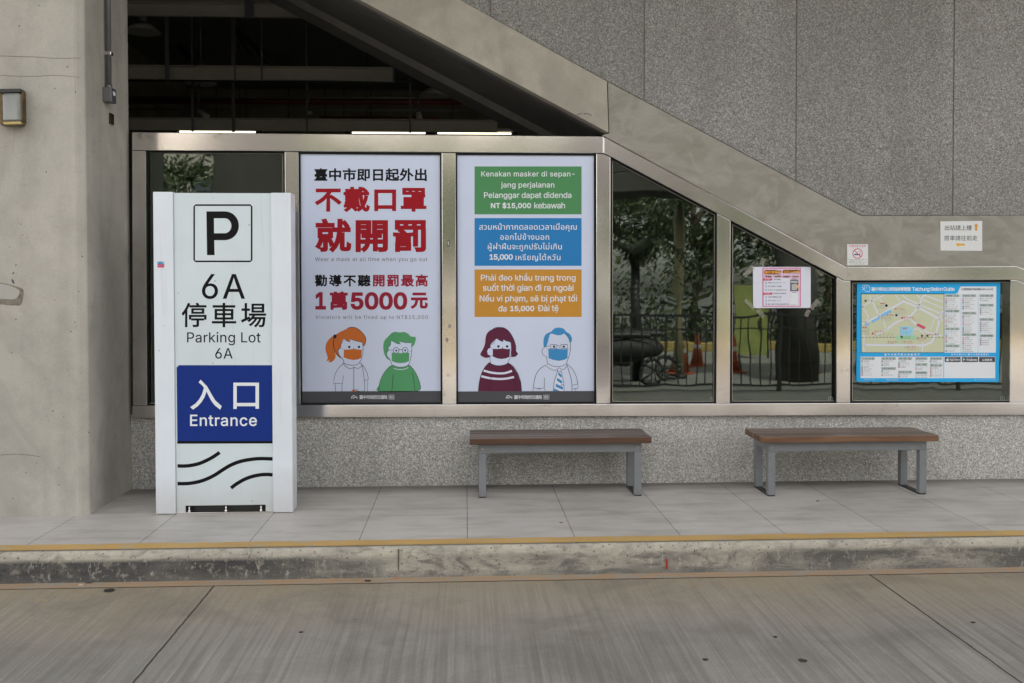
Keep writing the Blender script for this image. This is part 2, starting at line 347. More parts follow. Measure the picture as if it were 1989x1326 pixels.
# ------------------------------------------------------------------ writing and drawing
try:
    LATIN = bpy.data.fonts.load(os.path.join(bpy.utils.resource_path('LOCAL'), 'datafiles', 'fonts', 'Inter.woff2'))
except Exception:
    LATIN = None
_cache = {}
def glyph_outline(s, off, res, space):
    c = bpy.data.curves.new('txt', 'FONT'); c.body = s; c.size = 1; c.fill_mode = 'NONE'; c.resolution_u = res; c.space_character = space
    if LATIN is not None and all(ord(ch) < 0x0e00 or 0x1e00 <= ord(ch) < 0x2000 for ch in s): c.font = LATIN
    o = bpy.data.objects.new('txt', c); COL.objects.link(o); bpy.context.view_layer.update()
    m = bpy.data.meshes.new_from_object(o.evaluated_get(bpy.context.evaluated_depsgraph_get()))
    V = [(v.co.x, v.co.y) for v in m.vertices]; E = set(tuple(sorted(e.vertices)) for e in m.edges)
    bpy.data.objects.remove(o); bpy.data.meshes.remove(m); bpy.data.curves.remove(c)
    return V, E
def glyphs(s, off=0, res=3, space=1.0):
    """triangles of a line of writing; outlines are filled by their winding number"""
    V, E = glyph_outline(s, off, res, space)
    if not V: return [], []
    segs, i, n = [], 0, len(V)
    while i < n:
        j = i
        while j+1 < n and (j, j+1) in E: j += 1
        if j-i >= 2: segs += [(k, k+1) for k in range(i, j)]+[(j, i)]
        i = j+1
    P = np.array(V); Sg = np.array(segs)
    if off:
        nxt, prv = np.arange(n), np.arange(n)
        nxt[Sg[:, 0]] = Sg[:, 1]; prv[Sg[:, 1]] = Sg[:, 0]
        loops, seen, area = [], set(), []
        for a0 in Sg[:, 0]:
            if a0 in seen: continue
            l_ = []; q = a0
            while q not in seen: seen.add(q); l_.append(q); q = nxt[q]
            loops.append(l_); x_, y_ = P[l_, 0], P[l_, 1]; area.append(.5*float(np.sum(x_*np.roll(y_, -1)-np.roll(x_, -1)*y_)))
        sg = 1.0 if area[int(np.argmax(np.abs(area)))] < 0 else -1.0      # clockwise outer contours: ink lies to the right
        def un(d): return d/np.maximum(np.hypot(d[:, 0], d[:, 1]), 1e-9)[:, None]
        e1, e2 = un(P-P[prv]), un(P[nxt]-P); n1 = np.stack([-e1[:, 1], e1[:, 0]], 1)*sg; n2 = np.stack([-e2[:, 1], e2[:, 0]], 1)*sg
        k_ = np.maximum(1+(n1*n2).sum(1), .45); P = P+(n1+n2)*(off/k_)[:, None]; V = P.tolist()
    r = delaunay_2d_cdt([Vector(p) for p in V], segs, [], 0, 1e-6)
    OV = np.array([(v.x, v.y) for v in r[0]]); T = [f for f in r[2] if len(f) == 3]
    C = np.array([OV[list(f)].mean(axis=0) for f in T]); A, B = P[Sg[:, 0]], P[Sg[:, 1]]; keep = []
    for k0 in range(0, len(C), 512):
        c = C[k0:k0+512]; ya = A[None, :, 1] > c[:, 1:2]; yb = B[None, :, 1] > c[:, 1:2]
        cr = (B[:, 0]-A[:, 0])[None]*(c[:, 1:2]-A[None, :, 1])-(c[:, 0:1]-A[None, :, 0])*(B[:, 1]-A[:, 1])[None]
        keep.extend((((~ya) & yb & (cr > 0)).sum(1)-(ya & (~yb) & (cr < 0)).sum(1)) != 0)
    return OV.tolist(), [tuple(f) for f, k in zip(T, keep) if k]
def catmull(pts, closed, n=6):
    out, N = [], len(pts)
    rng = range(N) if closed else range(N-1)
    for i in rng:
        g = (lambda k: pts[k % N]) if closed else (lambda k: pts[max(0, min(N-1, k))])
        p0, p1, p2, p3 = g(i-1), g(i), g(i+1), g(i+2)
        for j in range(n):
            u = j/n
            out.append(tuple(.5*((2*p1[a])+(-p0[a]+p2[a])*u+(2*p0[a]-5*p1[a]+4*p2[a]-p3[a])*u*u+(-p0[a]+3*p1[a]-3*p2[a]+p3[a])*u**3) for a in (0, 1)))
    if not closed: out.append(tuple(pts[-1]))
    return out
class Art:
    """flat printed matter on the plane y = Y; shapes are given in photograph pixels (or crop pixels: origin + scale)"""
    def __init__(s, Y, ox=0, oy=0, sc=1): s.Y, s.ox, s.oy, s.sc = Y, ox, oy, sc; s.v = []; s.f = []; s.mi = []; s.m = []; s.k = 0
    def frame(s, ox, oy, sc): s.ox, s.oy, s.sc = ox, oy, sc; return s
    def add(s, pts, faces, mat):
        if mat not in s.m: s.m.append(mat)
        k = s.m.index(mat); b = len(s.v); y = s.Y-.0004*(s.k+1)
        s.v += [at(s.ox+x/s.sc, s.oy+yy/s.sc, s.Y)+Vector((0, y-s.Y, 0)) for x, yy in pts]
        s.f += [tuple(i+b for i in f) for f in faces]; s.mi += [k]*len(faces)
    def up(s): s.k += 1; return s
    def fill(s, pts, mat, smooth=False, n=6):
        if smooth: pts = catmull(pts, True, n)
        t = tessellate_polygon([[Vector((x, y, 0)) for x, y in pts]]); s.add(pts, [tuple(f) for f in t], mat); return s
    def rect(s, x0, y0, x1, y1, mat, r=0):
        if r:
            p = []
            for cx, cy, a0 in ((x1-r, y0+r, -90), (x1-r, y1-r, 0), (x0+r, y1-r, 90), (x0+r, y0+r, 180)):
                p += [(cx+r*math.cos(math.radians(a0+a)), cy+r*math.sin(math.radians(a0+a))) for a in (0, 22, 45, 67, 90)]
            return s.fill(p, mat)
        s.add([(x0, y0), (x1, y0), (x1, y1), (x0, y1)], [(0, 1, 2, 3)], mat); return s
    def disc(s, cx, cy, r, mat, ry=None, n=20):
        p = [(cx+r*math.cos(2*math.pi*i/n), cy+(ry or r)*math.sin(2*math.pi*i/n)) for i in range(n)]; s.add(p, [tuple(range(n))], mat); return s
    def stroke(s, pts, w, mat, smooth=True, closed=False, n=6):
        if smooth: pts = catmull(pts, closed, n)
        N = len(pts); L, R = [], []
        for i in range(N):
            a = pts[(i-1) % N] if (closed or i) else pts[i]; b = pts[(i+1) % N] if (closed or i < N-1) else pts[i]
            dx, dy = b[0]-a[0], b[1]-a[1]; l = math.hypot(dx, dy) or 1; nx, ny = -dy/l*w/2, dx/l*w/2
            L.append((pts[i][0]+nx, pts[i][1]+ny)); R.append((pts[i][0]-nx, pts[i][1]-ny))
        M = N if closed else N-1
        s.add(L+R, [(i, (i+1) % N, N+(i+1) % N, N+i) for i in range(M)], mat); return s
    def ring(s, cx, cy, r, w, mat): return s.stroke([(cx+r*math.cos(i*.393), cy+r*math.sin(i*.393)) for i in range(16)], w, mat, True, True, 2)
    def text(s, body, x0, y0, x1, y1, mat, off=0, stretch=False, res=3):
        """writing whose ink fills the box; letter spacing takes up the width"""
        if all(ord(ch) < 0x2000 and not 0xe00 <= ord(ch) < 0xe80 for ch in body): off = off*.55+.004
        h = abs(y1-y0)/s.sc*3.4; res = 1 if h < 20 else (2 if h < 60 else 4)
        def ext(sp):
            V, _ = glyph_outline(body, off, 1, sp); a = np.array(V); return np.ptp(a[:, 0]), np.ptp(a[:, 1])
        w1, h1 = ext(1.0); sp = 1.0; want = (x1-x0)/(y1-y0)*h1
        if not stretch and len(body) > 1:
            w2, _ = ext(1.4); sp = max(.75, min(2.2, 1+.4*(want-w1)/(w2-w1)))
        V, Fc = glyphs(body, off, res, sp); a = np.array(V); mn, mx = a.min(0), a.max(0)
        p = [(x0+(x-mn[0])/(mx[0]-mn[0])*(x1-x0), y1-(y-mn[1])/(mx[1]-mn[1])*(y1-y0)) for x, y in V]
        s.add(p, Fc, mat); return s
    def build(s, name, parent=None, label=None):
        o = link_mesh(name, s.v, s.f, s.m, parent, s.mi)
        if label: o['label'] = label
        return o

# ------------------------------------------------------------------ the ground
XL, XR = -14, 16
def sheet(name, x0, x1, y0, y1, z, mat, kind='structure'):
    return tag(link_mesh(name, [(x0, y0, z), (x1, y0, z), (x1, y1, z), (x0, y1, z)], [(0, 1, 2, 3)], mat), kind=kind)
ASPH = plain('far asphalt', (.10, .10, .095), .85, 0, .3, 2)
sheet('ground', -150, 150, -150, 60, RZ-.008, ASPH)
ROAD = m_road()
sheet('road', XL, XR, -7.4, YE+.02, RZ, ROAD)
sheet('far_road', XL-6, XR+6, -17, -7.9, RZ, plain('sunlit road', (.19, .185, .17), .8, 0, .2, 1))
sheet('gutter', XL, XR, YE-.155, YE+.02, RZ+.004, m_paint('worn orange gutter paint', (.36, .25, .155), (.27, .245, .20), .5))
def yy(x): return EDGE_L.y+(EDGE_R.y-EDGE_L.y)*(x-EDGE_L.x)/(EDGE_R.x-EDGE_L.x)
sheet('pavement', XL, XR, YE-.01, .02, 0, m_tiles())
prof = [(.03, -.003), (0, -.001), (-.012, -.004), (-.024, -.014), (-.032, -.030), (-.036, -.055), (-.041, -.11), (-.047, -.155), (-.056, -.168), (-.08, RZ-.004)]
xs = [XL+(XR-XL)*i/240 for i in range(241)]; v, f = [], []
for x in xs:
    for dy, z in prof:
        k = math.sin(x*7.3)*.0015+math.sin(x*23+1)*.001+random.uniform(-.0008, .0008)
        v.append((x, YE+dy-.005+k*(1 if z < -.01 else 0), z))
n = len(prof)
for i in range(240):
    for j in range(n-1): f.append((i*n+j, (i+1)*n+j, (i+1)*n+j+1, i*n+j+1))
tag(link_mesh('kerb', v, f, m_curb(), smooth=True), kind='structure')
YW = abs(gnd(1000, 1043).y-gnd(1000, 1053).y)
sheet('yellow_kerb_line', XL, XR, YE-.004, YE+YW, .004, m_paint('worn yellow line paint', (.50, .325, .11), (.36, .33, .27), .56))

# ------------------------------------------------------------------ left pillar
PY0 = gnd(80, 1003).y; PX1 = gnd(168, 1001).x
PXB = at(258, 900, 0).x; PXB = (PX1+PXB)/2
pil = thing('concrete_pillar', (PXB-1.5, PY0+.5, 0), 'big smooth concrete pillar with stained front and pale chamfered corner, left of the parking sign', 'pillar')
m = MB(); c = .045
pts = [(PXB-3.2, PY0), (PXB-c, PY0), (PXB, PY0+c*.8), (PXB, .02), (PXB-3.2, .02)]
t = bmesh.new(); a = [t.verts.new((x, y, 0)) for x, y in pts]; b = [t.verts.new((x, y, 4.898)) for x, y in pts]
t.faces.new(a[::-1]); t.faces.new(b)
for i in range(5): t.faces.new((a[i], a[(i+1) % 5], b[(i+1) % 5], b[i]))
bmesh.ops.bevel(t, geom=[e for e in t.edges if abs(e.verts[0].co.z-e.verts[1].co.z) > 1], offset=.006, segments=2, affect='EDGES')
m.merge(t); m.build('pillar_shaft', CONC, pil)
A = Art(PY0-.0005)
STAIN = plain('brown water stain', (.25, .225, .175), .9, 0, .5, 30); STAIN2 = plain('pale patched plaster', (.40, .385, .35), .9, 0, .1, 10)
A.frame(0, 480, 6.63)
A.fill([(-60, 470), (60, 465), (200, 500), (290, 535), (305, 600), (270, 740), (180, 748), (60, 740), (-60, 700)], STAIN, True)
A.up().fill([(-60, 480), (70, 478), (190, 520), (250, 560), (240, 620), (190, 665), (100, 668), (-60, 640)], STAIN2, True)
A.disc(172, 333, 12, I['footer']).fill([(150, 405), (175, 425), (190, 465), (170, 470), (148, 430)], I['footer'])
A.disc(914, 1085, 8, I['footer']); A.disc(960, 300, 6, I['grey'])
A.build('stain_patch', pil)
JOINT = ink('hairline joint', (.17, .16, .145), .9)
A = Art(PY0-.001)
for pts_ in ([(-20, 108), (60, 110), (110, 113), (158, 112)], [(-10, 146), (60, 148), (110, 146), (155, 150)], [(-10, 884), (30, 882), (60, 884), (78, 887)]):
    A.stroke(pts_, .8, JOINT)
A.stroke([(23, 248), (24, 275), (23, 300)], 5, plain('faint drip', (.43, .40, .35), .9, 0, .3, 20))
for q in range(26): A.disc(random.uniform(2, 158), random.uniform(20, 960), random.uniform(.6, 1.5), I['footer'])
A.build('surface_marks', pil)
# bulkhead lamp on the pillar
L0 = at(0, 205, PY0)
lamp = thing('bulkhead_lamp', (at(20, 240, PY0).x, PY0, at(20, 240, PY0).z), 'rusty oblong bulkhead lamp with ribbed glass cover on the pillar front', 'wall lamp')
MB().ppx([(-2, 173), (40, 172), (44, 178), (45, 236), (42, 243), (2, 243), (-2, 238)], PY0-.05, PY0, .006).build('lamp_housing', plain('rusty brass housing', (.16, .105, .045), .5, .4, .6, 25), lamp)
t = NT('ribbed lamp glass'); t.set((.20, .21, .17), .12, spec=.8); t.b.inputs['Coat Weight'].default_value = 1
o_ = t.xyz(); t.bump(t.math('SINE', t.math('MULTIPLY', o_[0], 900)), .9, .006)
m = MB().ppx([(3, 180), (38, 179), (39, 236), (4, 237)], PY0-.085, PY0-.045, .015); m.build('ribbed_glass', t.m, lamp)
MB().ppx([(5, 236), (39, 235), (43, 238), (42, 241), (7, 242)], PY0-.092, PY0-.05, .003).build('lamp_clip', plain('brass clip', (.32, .24, .11), .3, .9), lamp)
MB().ppx([(-2, 172), (39, 171.5), (41, 179), (-2, 180)], PY0-.07, PY0-.001, .004).build('lamp_hood', IRON, lamp)
# conduit on the pillar's inner side
def side_pt(px, py):                      # point on the side face x = PXB
    d = ray(px, py); return CAM + d*((PXB-CAM.x)/d.x)
c0 = side_pt(203, 100); cy = c0.y
z_box_t = side_pt(205, 172).z; z_box_b = side_pt(205, 200).z
con = thing('conduit_pipe', (PXB, cy, z_box_b), 'grey vertical conduit pipe ending in a small junction box on the pillar side', 'conduit')
MB().tube((PXB+.028, cy, z_box_t), (PXB+.028, cy, 4.89), .017).build('pipe', PIPE, con)
MB().box(PXB, PXB+.052, cy-.024, cy+.024, side_pt(203, 104).z-.012, side_pt(203, 104).z+.012, .003).build('pipe_clamp', STEEL_V, con)
MB().box(PXB, PXB+.062, cy-.05, cy+.045, z_box_b, z_box_t, .005).build('junction_box', PIPE, con)
MB().tube((PXB+.028, cy, z_box_t-.005), (PXB+.028, cy, z_box_t+.025), .022).build('pipe_collar', PIPE, con)
MB().box(PXB+.062, PXB+.0635, cy-.02, cy+.02, z_box_b+.05, z_box_b+.075).build('box_label', I['offwhite'], con)
p_ = side_pt(215, 231)
pl = MB().box(PXB, PXB+.012, p_.y-.035, p_.y+.035, p_.z-.038, p_.z+.038, .003).build('blank_plate', plain('dark bronze plate', (.06, .045, .03), .25, .9))
tag(pl, 'small square bronze cover plate on the pillar side below the junction box', 'wall plate')

# ------------------------------------------------------------------ low wall under the windows
m = MB(); zt = at(1000, 808, 0).z
m.box(PXB+.002, XR, 0, .25, -.01, zt+.03); tag(m.build('base_wall', PEB), 'low grey exposed aggregate wall under the steel window frame, behind the benches', 'wall')

# ------------------------------------------------------------------ stainless window wall
YF = -.035
win = thing('window_wall', (at(1100, 800).x, YF, at(1100, 805).z), 'long stainless steel window frame with sloping right half and dark green glass', 'window frame')
MB().ppx([(256.5, 256.5), (1172, 264.5), (1172, 297.3), (256.5, 291.5)], YF, .08, .003).build('top_rail', STEEL_H, win)
MB().ppx([(1172.6, 266), (1180, 269), (1645, 519.5), (1645, 544.5), (1639.5, 544.5), (1185.5, 303.5), (1172.6, 297.3)], YF, .08, .003).build('sloping_rail', STEEL_H, win)
MB().ppx([(1645.6, 519), (1975, 517), (1993, 524), (2100, 577), (2100, 605), (1975, 543), (1645.6, 544.5)], YF, .08, .003).build('upper_right_rail', STEEL_H, win)
MB().ppx([(256.5, 787.5), (2100, 781.3), (2100, 805), (256.5, 811.5)], YF, .08, .003).build('bottom_rail', STEEL_H, win)
for q in ([(256.5, 292.2), (283, 292.4), (285.5, 787), (258, 787)], [(553, 293.9), (579.5, 294.2), (583.5, 786), (557, 786)],
          [(858, 296), (885, 296.2), (886.5, 784.8), (859.5, 784.8)], [(1158.5, 298), (1172, 298.2), (1185.5, 304.7), (1185.5, 783.8), (1158.5, 783.8)],
          [(1393, 414.6), (1419, 428.4), (1418, 783), (1391, 783)], [(1625, 538), (1638.5, 545.2), (1652, 545.2), (1651.6, 782.3), (1625, 782.3)],
          [(1963, 543.8), (1975, 543.8), (1993, 552), (1993, 781.3), (1961, 781.3)]):
    MB().ppx(q, YF-.002, .08, .003).build('mullion', STEEL_V, win)
def inset(pts, d):
    n = len(pts); out = []
    ar = sum(pts[i][0]*pts[(i+1) % n][1]-pts[(i+1) % n][0]*pts[i][1] for i in range(n)); s_ = 1 if ar > 0 else -1
    for i in range(n):
        p, q, r = Vector(pts[i-1]), Vector(pts[i]), Vector(pts[(i+1) % n])
        e1, e2 = (q-p).normalized(), (r-q).normalized(); n1, n2 = Vector((-e1.y, e1.x))*s_, Vector((-e2.y, e2.x))*s_
        k = 1+n1.dot(n2); o = q+(n1+n2)*(d/max(k, .2)); out.append((o.x, o.y))
    return out
def ring_px(pts, d, y0, y1, name, mat, parent):
    i_ = inset(pts, d); n = len(pts); v = []
    for ring_, yv in ((pts, y0), (i_, y0), (pts, y1), (i_, y1)):
        for px, py in ring_: p = at(px, py, y0); v.append((p.x, yv, p.z))
    f = []
    for k in range(n):
        j = (k+1) % n; f += [(k, j, n+j, n+k), (n+k, n+j, 3*n+j, 3*n+k), (2*n+k, 3*n+k, 3*n+j, 2*n+j)]
    return link_mesh(name, v, f, mat, parent)
PANES = [[(283.4, 292.8), (552.6, 294.4), (556.6, 786.8), (285.9, 787)], [(1186, 305.2), (1392.5, 415), (1390.8, 783.2), (1186, 783.6)],
         [(1419.5, 429.2), (1624.5, 538.2), (1624.5, 782.4), (1418.5, 782.8)], [(1652.4, 545.4), (1962.5, 544), (1960.6, 781.6), (1652, 782)],
         [(1993.6, 553), (2100, 606), (2100, 781), (1993.6, 781)]]
for q in PANES:
    p = MB().ppx(q, .018, .026).build('glass_pane', GLASS, win)
    ring_px(q, 3.0, -.012, .018, 'gasket', DARKGAP, p); ring_px(inset(q, 3.2), 1.0, .004, .018, 'glazing_bead', TRAY, p)
for x_, y_, r_ in ((1383, 775, 1), (1613, 774, 1), (1947, 774, 1)):
    A = Art(.0165); A.ring(x_, y_, 4.2, .6, I['tagbg']); A.text('S', x_-1.4, y_-2, x_+1.4, y_+2, I['tagbg']); A.build('etched_mark', win)
# small slots in the mullions
A = Art(YF-.0026)
for x_, y_ in ((871, 472), (873.5, 633), (868, 660)): A.rect(x_-2.2, y_-6 if y_ < 500 else y_-3, x_+2.2, y_+6 if y_ < 500 else y_+3, I['footer']).up().rect(x_-1.2, y_-4 if y_ < 500 else y_-2, x_+1.2, y_+4 if y_ < 500 else y_+2, TRAY); A.k = 0
A.build('keyhole_slots', win)

# ------------------------------------------------------------------ posters
YP = -.006
def poster(q, label):
    t = thing('mask_poster', (at(sum(p[0] for p in q)/4, 780, YP).x, YP, at(q[2][0], q[2][1], YP).z), label, 'poster')
    MB().ppx(q, YP, .02).build('poster_panel', POSTERW, t); return t
q1 = [(583, 299), (857, 301), (858.7, 783), (586.3, 784)]; q2 = [(887.5, 301), (1156.5, 302), (1157, 781.5), (889, 782.5)]
for q in (q1, q2): ring_px([(q[0][0]-3.2, q[0][1]-4.3), (q[1][0]+1, q[1][1]-4.2), (q[2][0]+1, q[2][1]+2.5), (q[3][0]-3, q[3][1]+2.5)], 3.6, -.02, YP-.001, 'poster_trim', DARKGAP, win)
p1 = poster(q1, 'pale lilac mask poster with big red Chinese characters above two drawn figures')
p2 = poster(q2, 'pale lilac mask poster with green, blue and orange text boxes above two drawn figures')
def words(parent, rows, Y, name='lettering'):
    for r in rows:
        A = Art(Y); A.text(*r[:5], I[r[5]], *(r[6:])); A.build(name, parent)
words(p1, [('臺中市即日起外出', 610.4, 326.4, 829, 352, 'black', .03)], YP)
words(p1, [('不戴口罩', 611, 362.6, 828.3, 411.7, 'red', .036)], YP)
words(p1, [('就開罰', 611.7, 424, 827.5, 490.6, 'red', .036)], YP)
words(p1, [('Wear a mask at all time when you go out', 612, 499.3, 830, 509, 'grey')], YP)
words(p1, [('勸導不聽', 611, 533, 720, 556.7, 'black', .03), ('開罰最高', 724.5, 532.5, 831, 556.5, 'crimson', .03)], YP)
words(p1, [('1', 612.5, 567, 633, 601, 'crimson', .05), ('萬', 640.5, 566, 675.5, 601.5, 'crimson', .045), ('5000', 681, 567, 791, 601.5, 'crimson', .05), ('元', 797, 568, 831, 600, 'crimson', .045)], YP)
words(p1, [('Violators will be fined up to NT$15,000', 612.8, 611.3, 831, 621, 'grey')], YP)
def block(y0, y1, mat, rows):
    A = Art(YP); A.rect(921.8, y0, 1129.6, y1, I[mat]); b = A.build('text_block', p2)
    for r in rows:
        A = Art(YP-.0006); A.text(*r[:5], I['offwhite'], *(r[5:])); A.build('lettering', b)
block(323, 416, 'green', [('Kenakan masker di sepan-', 934.7, 332, 1116, 345.2, .008), ('jang perjalanan', 973, 353, 1076.8, 367, .008),
      ('Pelanggar dapat didenda', 940, 372.8, 1110, 387.2, .008), ('NT $15,000', 953.4, 392.6, 1031.6, 406.3, .04), ('kebawah', 1037.7, 393, 1097.6, 404.6, .008)])
block(423.3, 516, 'blue', [('สวมหน้ากากตลอดเวลาเมื่อคุณ', 930.7, 432.6, 1120.3, 449.8, .006), ('ออกไปข้างนอก', 971.7, 452.4, 1066.7, 465.6, .006),
      ('ผู้ฝ่าฝืนจะถูกปรับไม่เกิน', 947.4, 471, 1091.3, 488, .006), ('15,000', 950.8, 493.3, 996.2, 506.5, .04), ('เหรียญไต้หวัน', 1001.5, 492, 1088.6, 507.5, .006)])
block(523, 615.3, 'orange', [('Phải đeo khẩu trang trong', 934, 530.3, 1118, 548, .008), ('suốt thời gian đi ra ngoài', 937.9, 549.5, 1114.3, 568, .008),
      ('Nếu vi phạm, sẽ bị phạt tối', 931.5, 570.5, 1121, 588.5, .008), ('đa', 968.2, 593.3, 984, 604.8, .008), ('15,000', 991, 593.6, 1037.7, 606.4, .04), ('Đài tệ', 1044.3, 591.8, 1085, 607.4, .008)])
for par, fx, x0, x1, qa in ((p1, 682, 586.1, 858.6, q1), (p2, 982.6, 888.9, 1157, q2)):
    A = Art(YP); yb = qa[3][1]; A.fill([(x0, 760), (x1, 759), (x1, yb-1.2), (x0, yb-.4)], I['footer']); A.up()
    A.text('臺中市政府交通局', fx+16, 767, fx+70, 775, I['offwhite'], .012)
    A.stroke([(fx+73, 767), (fx+84, 767), (fx+84, 775), (fx+73, 775)], .6, I['offwhite'], False, True); A.text('廣告', fx+74.2, 768, fx+83, 774, I['offwhite'])
    A.stroke([(fx+.5, 774), (fx+1.5, 770), (fx+5, 768), (fx+9, 770), (fx+12, 774)], 1.1, I['offwhite'])
    A.stroke([(fx+6, 773.5), (fx+3, 772.5), (fx+5.5, 770.5), (fx+7, 773)], .9, I['offwhite']); A.stroke([(fx+8, 771), (fx+10.5, 771.5), (fx+12.5, 770)], .9, I['offwhite'])
    A.build('footer_band', par)
K = I['outline']; W_ = 6.5
# orange-haired figure
A = Art(YP).frame(620, 620, 7.8)
A.fill([(215, 262), (160, 290), (110, 360), (95, 450), (118, 540), (128, 590), (110, 632), (140, 622), (160, 612), (140, 645), (180, 648), (225, 615), (250, 560), (235, 480), (222, 380)], I['hair'], True)
A.fill([(215, 285), (262, 225), (330, 185), (425, 140), (480, 118), (560, 130), (640, 190), (695, 260), (708, 320), (690, 380), (665, 405), (655, 350), (560, 332), (460, 295), (475, 340), (420, 328), (370, 290), (332, 380), (328, 430), (290, 470), (300, 530), (345, 585), (300, 575), (245, 510), (215, 400)], I['hair'], True, 3)
A.disc(238, 258, 27, K, 30); A.up()
A.fill([(370, 290), (420, 328), (475, 342), (462, 295), (560, 330), (655, 350), (665, 420), (662, 500), (640, 600), (608, 655), (560, 685), (500, 692), (430, 680), (378, 662), (345, 590), (300, 540), (290, 470), (325, 435), (332, 380)], I['skin'])
A.up()
A.stroke([(425, 140), (480, 120), (560, 130), (640, 190), (695, 262), (706, 320), (692, 380), (668, 405)], W_+2, K)
A.stroke([(228, 290), (215, 360), (225, 440), (262, 520), (305, 568), (345, 590)], W_, K)
A.stroke([(345, 585), (368, 625), (378, 665)], W_+1, K)
A.stroke([(298, 530), (285, 480), (300, 445), (326, 433), (332, 380), (358, 330), (370, 290), (420, 328), (474, 342), (460, 294), (540, 322), (655, 350), (665, 430), (660, 530), (640, 600), (608, 655)], W_, K, False)
A.stroke([(298, 530), (320, 562), (345, 588)], W_, K)
A.stroke([(360, 658), (430, 684), (510, 694), (570, 682), (618, 655)], W_, K)
A.fill([(375, 458), (440, 458), (525, 448), (600, 458), (645, 460), (640, 580), (590, 605), (520, 616), (440, 602), (372, 575)], I['hair'])
A.stroke([(335, 440), (378, 458)], 3, K); A.stroke([(345, 565), (372, 572)], 3, K); A.stroke([(645, 460), (660, 455)], 3, K)
A.disc(455, 418, 18, K); A.disc(603, 418, 18, K); A.disc(524, 440, 7, K)
A.stroke([(365, 670), (290, 740), (245, 820), (225, 900), (220, 970), (355, 970), (366, 850)], W_, K, False)
A.stroke([(365, 680), (420, 725), (465, 748), (505, 740), (526, 722), (550, 735), (600, 740), (635, 712), (648, 688), (618, 655)], W_, K)
A.stroke([(526, 722), (524, 1075)], W_, K, False); A.stroke([(650, 690), (670, 820), (688, 960), (692, 1040), (680, 1085), (640, 1092), (540, 1080)], W_, K)
A.stroke([(618, 655), (680, 720), (725, 810), (748, 908), (690, 925)], W_, K, False)
A.stroke([(240, 975), (250, 1095)], W_, K, False); A.stroke([(348, 975), (342, 1095)], W_, K, False); A.stroke([(737, 915), (733, 1095)], 5, K, False)
A.fill([(475, 1095), (500, 1075), (540, 1070), (560, 1095)], I['hair']); A.stroke([(500, 1075), (545, 1062), (590, 1062)], 5, K)
A.build('drawn_figure', p1, 'drawn girl with orange ponytail and orange mask')
# green figure
A = Art(YP).frame(720, 620, 7.8)
A.fill([(310, 620), (250, 600), (205, 520), (190, 420), (205, 330), (260, 265), (320, 205), (380, 190), (440, 198), (510, 192), (570, 220), (610, 260), (678, 268), (680, 320), (660, 385), (625, 415), (615, 360), (520, 352), (435, 330), (455, 375), (400, 368), (315, 320), (300, 380), (265, 430), (268, 465), (240, 520), (270, 590)], I['leaf'], True, 3)
A.fill([(125, 1093), (130, 990), (165, 880), (230, 770), (325, 692), (450, 730), (575, 690), (650, 760), (715, 880), (750, 990), (752, 1060), (700, 1088), (680, 1093)], I['leaf'], True, 3); A.up()
A.fill([(315, 320), (400, 368), (455, 376), (433, 330), (520, 352), (625, 357), (622, 480), (605, 610), (575, 690), (530, 715), (450, 724), (380, 712), (325, 690), (290, 600), (245, 550), (240, 510), (268, 462), (265, 430), (300, 385)], I['skin']); A.up()
A.stroke([(575, 690), (598, 620), (618, 520), (622, 430), (612, 365)], W_, K)
A.stroke([(625, 355), (520, 352), (433, 330), (455, 376), (400, 368), (315, 320), (300, 385), (264, 432), (270, 464), (242, 512), (250, 560), (285, 590), (325, 690)], W_, K, False)
A.stroke([(325, 690), (400, 718), (460, 724), (530, 714), (575, 688)], W_+1, K)
A.stroke([(350, 742), (410, 758), (470, 760), (530, 748), (568, 725)], 9, I['pale'])
A.stroke([(325, 692), (230, 775), (165, 880), (130, 990), (124, 1090)], W_, K); A.stroke([(575, 688), (650, 760), (715, 880), (752, 1000), (752, 1058), (690, 1090)], W_, K)
A.stroke([(345, 830), (332, 950), (322, 1090)], W_, K); A.stroke([(627, 800), (655, 930), (672, 1085)], W_, K)
A.ring(386, 470, 43, 8, K).ring(522, 468, 43, 8, K); A.stroke([(430, 458), (478, 456)], 7, K, False); A.stroke([(265, 464), (342, 466)], 6, K, False); A.stroke([(618, 488), (566, 478)], 3, K, False)
A.disc(388, 472, 15, K); A.disc(522, 468, 15, K); A.up()
A.fill([(318, 500), (360, 506), (452, 512), (545, 504), (586, 505), (582, 630), (530, 655), (452, 662), (380, 655), (320, 630)], I['leaf'])
A.build('drawn_figure', p1, 'drawn person with green hair, round glasses and green mask')
# plum figure
A = Art(YP).frame(915, 620, 7.8)
A.fill([(300, 560), (230, 585), (165, 560), (140, 525), (180, 450), (210, 370), (225, 250), (270, 180), (340, 145), (420, 120), (500, 132), (570, 180), (630, 270), (668, 370), (678, 470), (708, 522), (670, 560), (612, 566), (600, 560), (605, 350), (490, 340), (440, 322), (380, 290), (330, 370), (292, 400), (290, 435), (245, 470), (250, 530)], I['plum'], True, 3)
A.fill([(110, 1090), (125, 950), (160, 820), (210, 720), (275, 652), (330, 680), (420, 702), (500, 690), (570, 662), (640, 720), (705, 820), (750, 950), (768, 1090)], I['plum']); A.up()
A.fill([(380, 290), (440, 322), (488, 340), (486, 305), (540, 335), (600, 348), (612, 430), (608, 560), (548, 662), (500, 690), (420, 702), (350, 692), (298, 668), (285, 580), (290, 552), (250, 535), (240, 480), (262, 440), (292, 432), (292, 385)], I['skin']); A.up()
A.stroke([(310, 165), (360, 130), (430, 122), (505, 132), (575, 185), (635, 280), (668, 370), (680, 440), (672, 490), (706, 520), (670, 560), (612, 566)], W_+2, K)
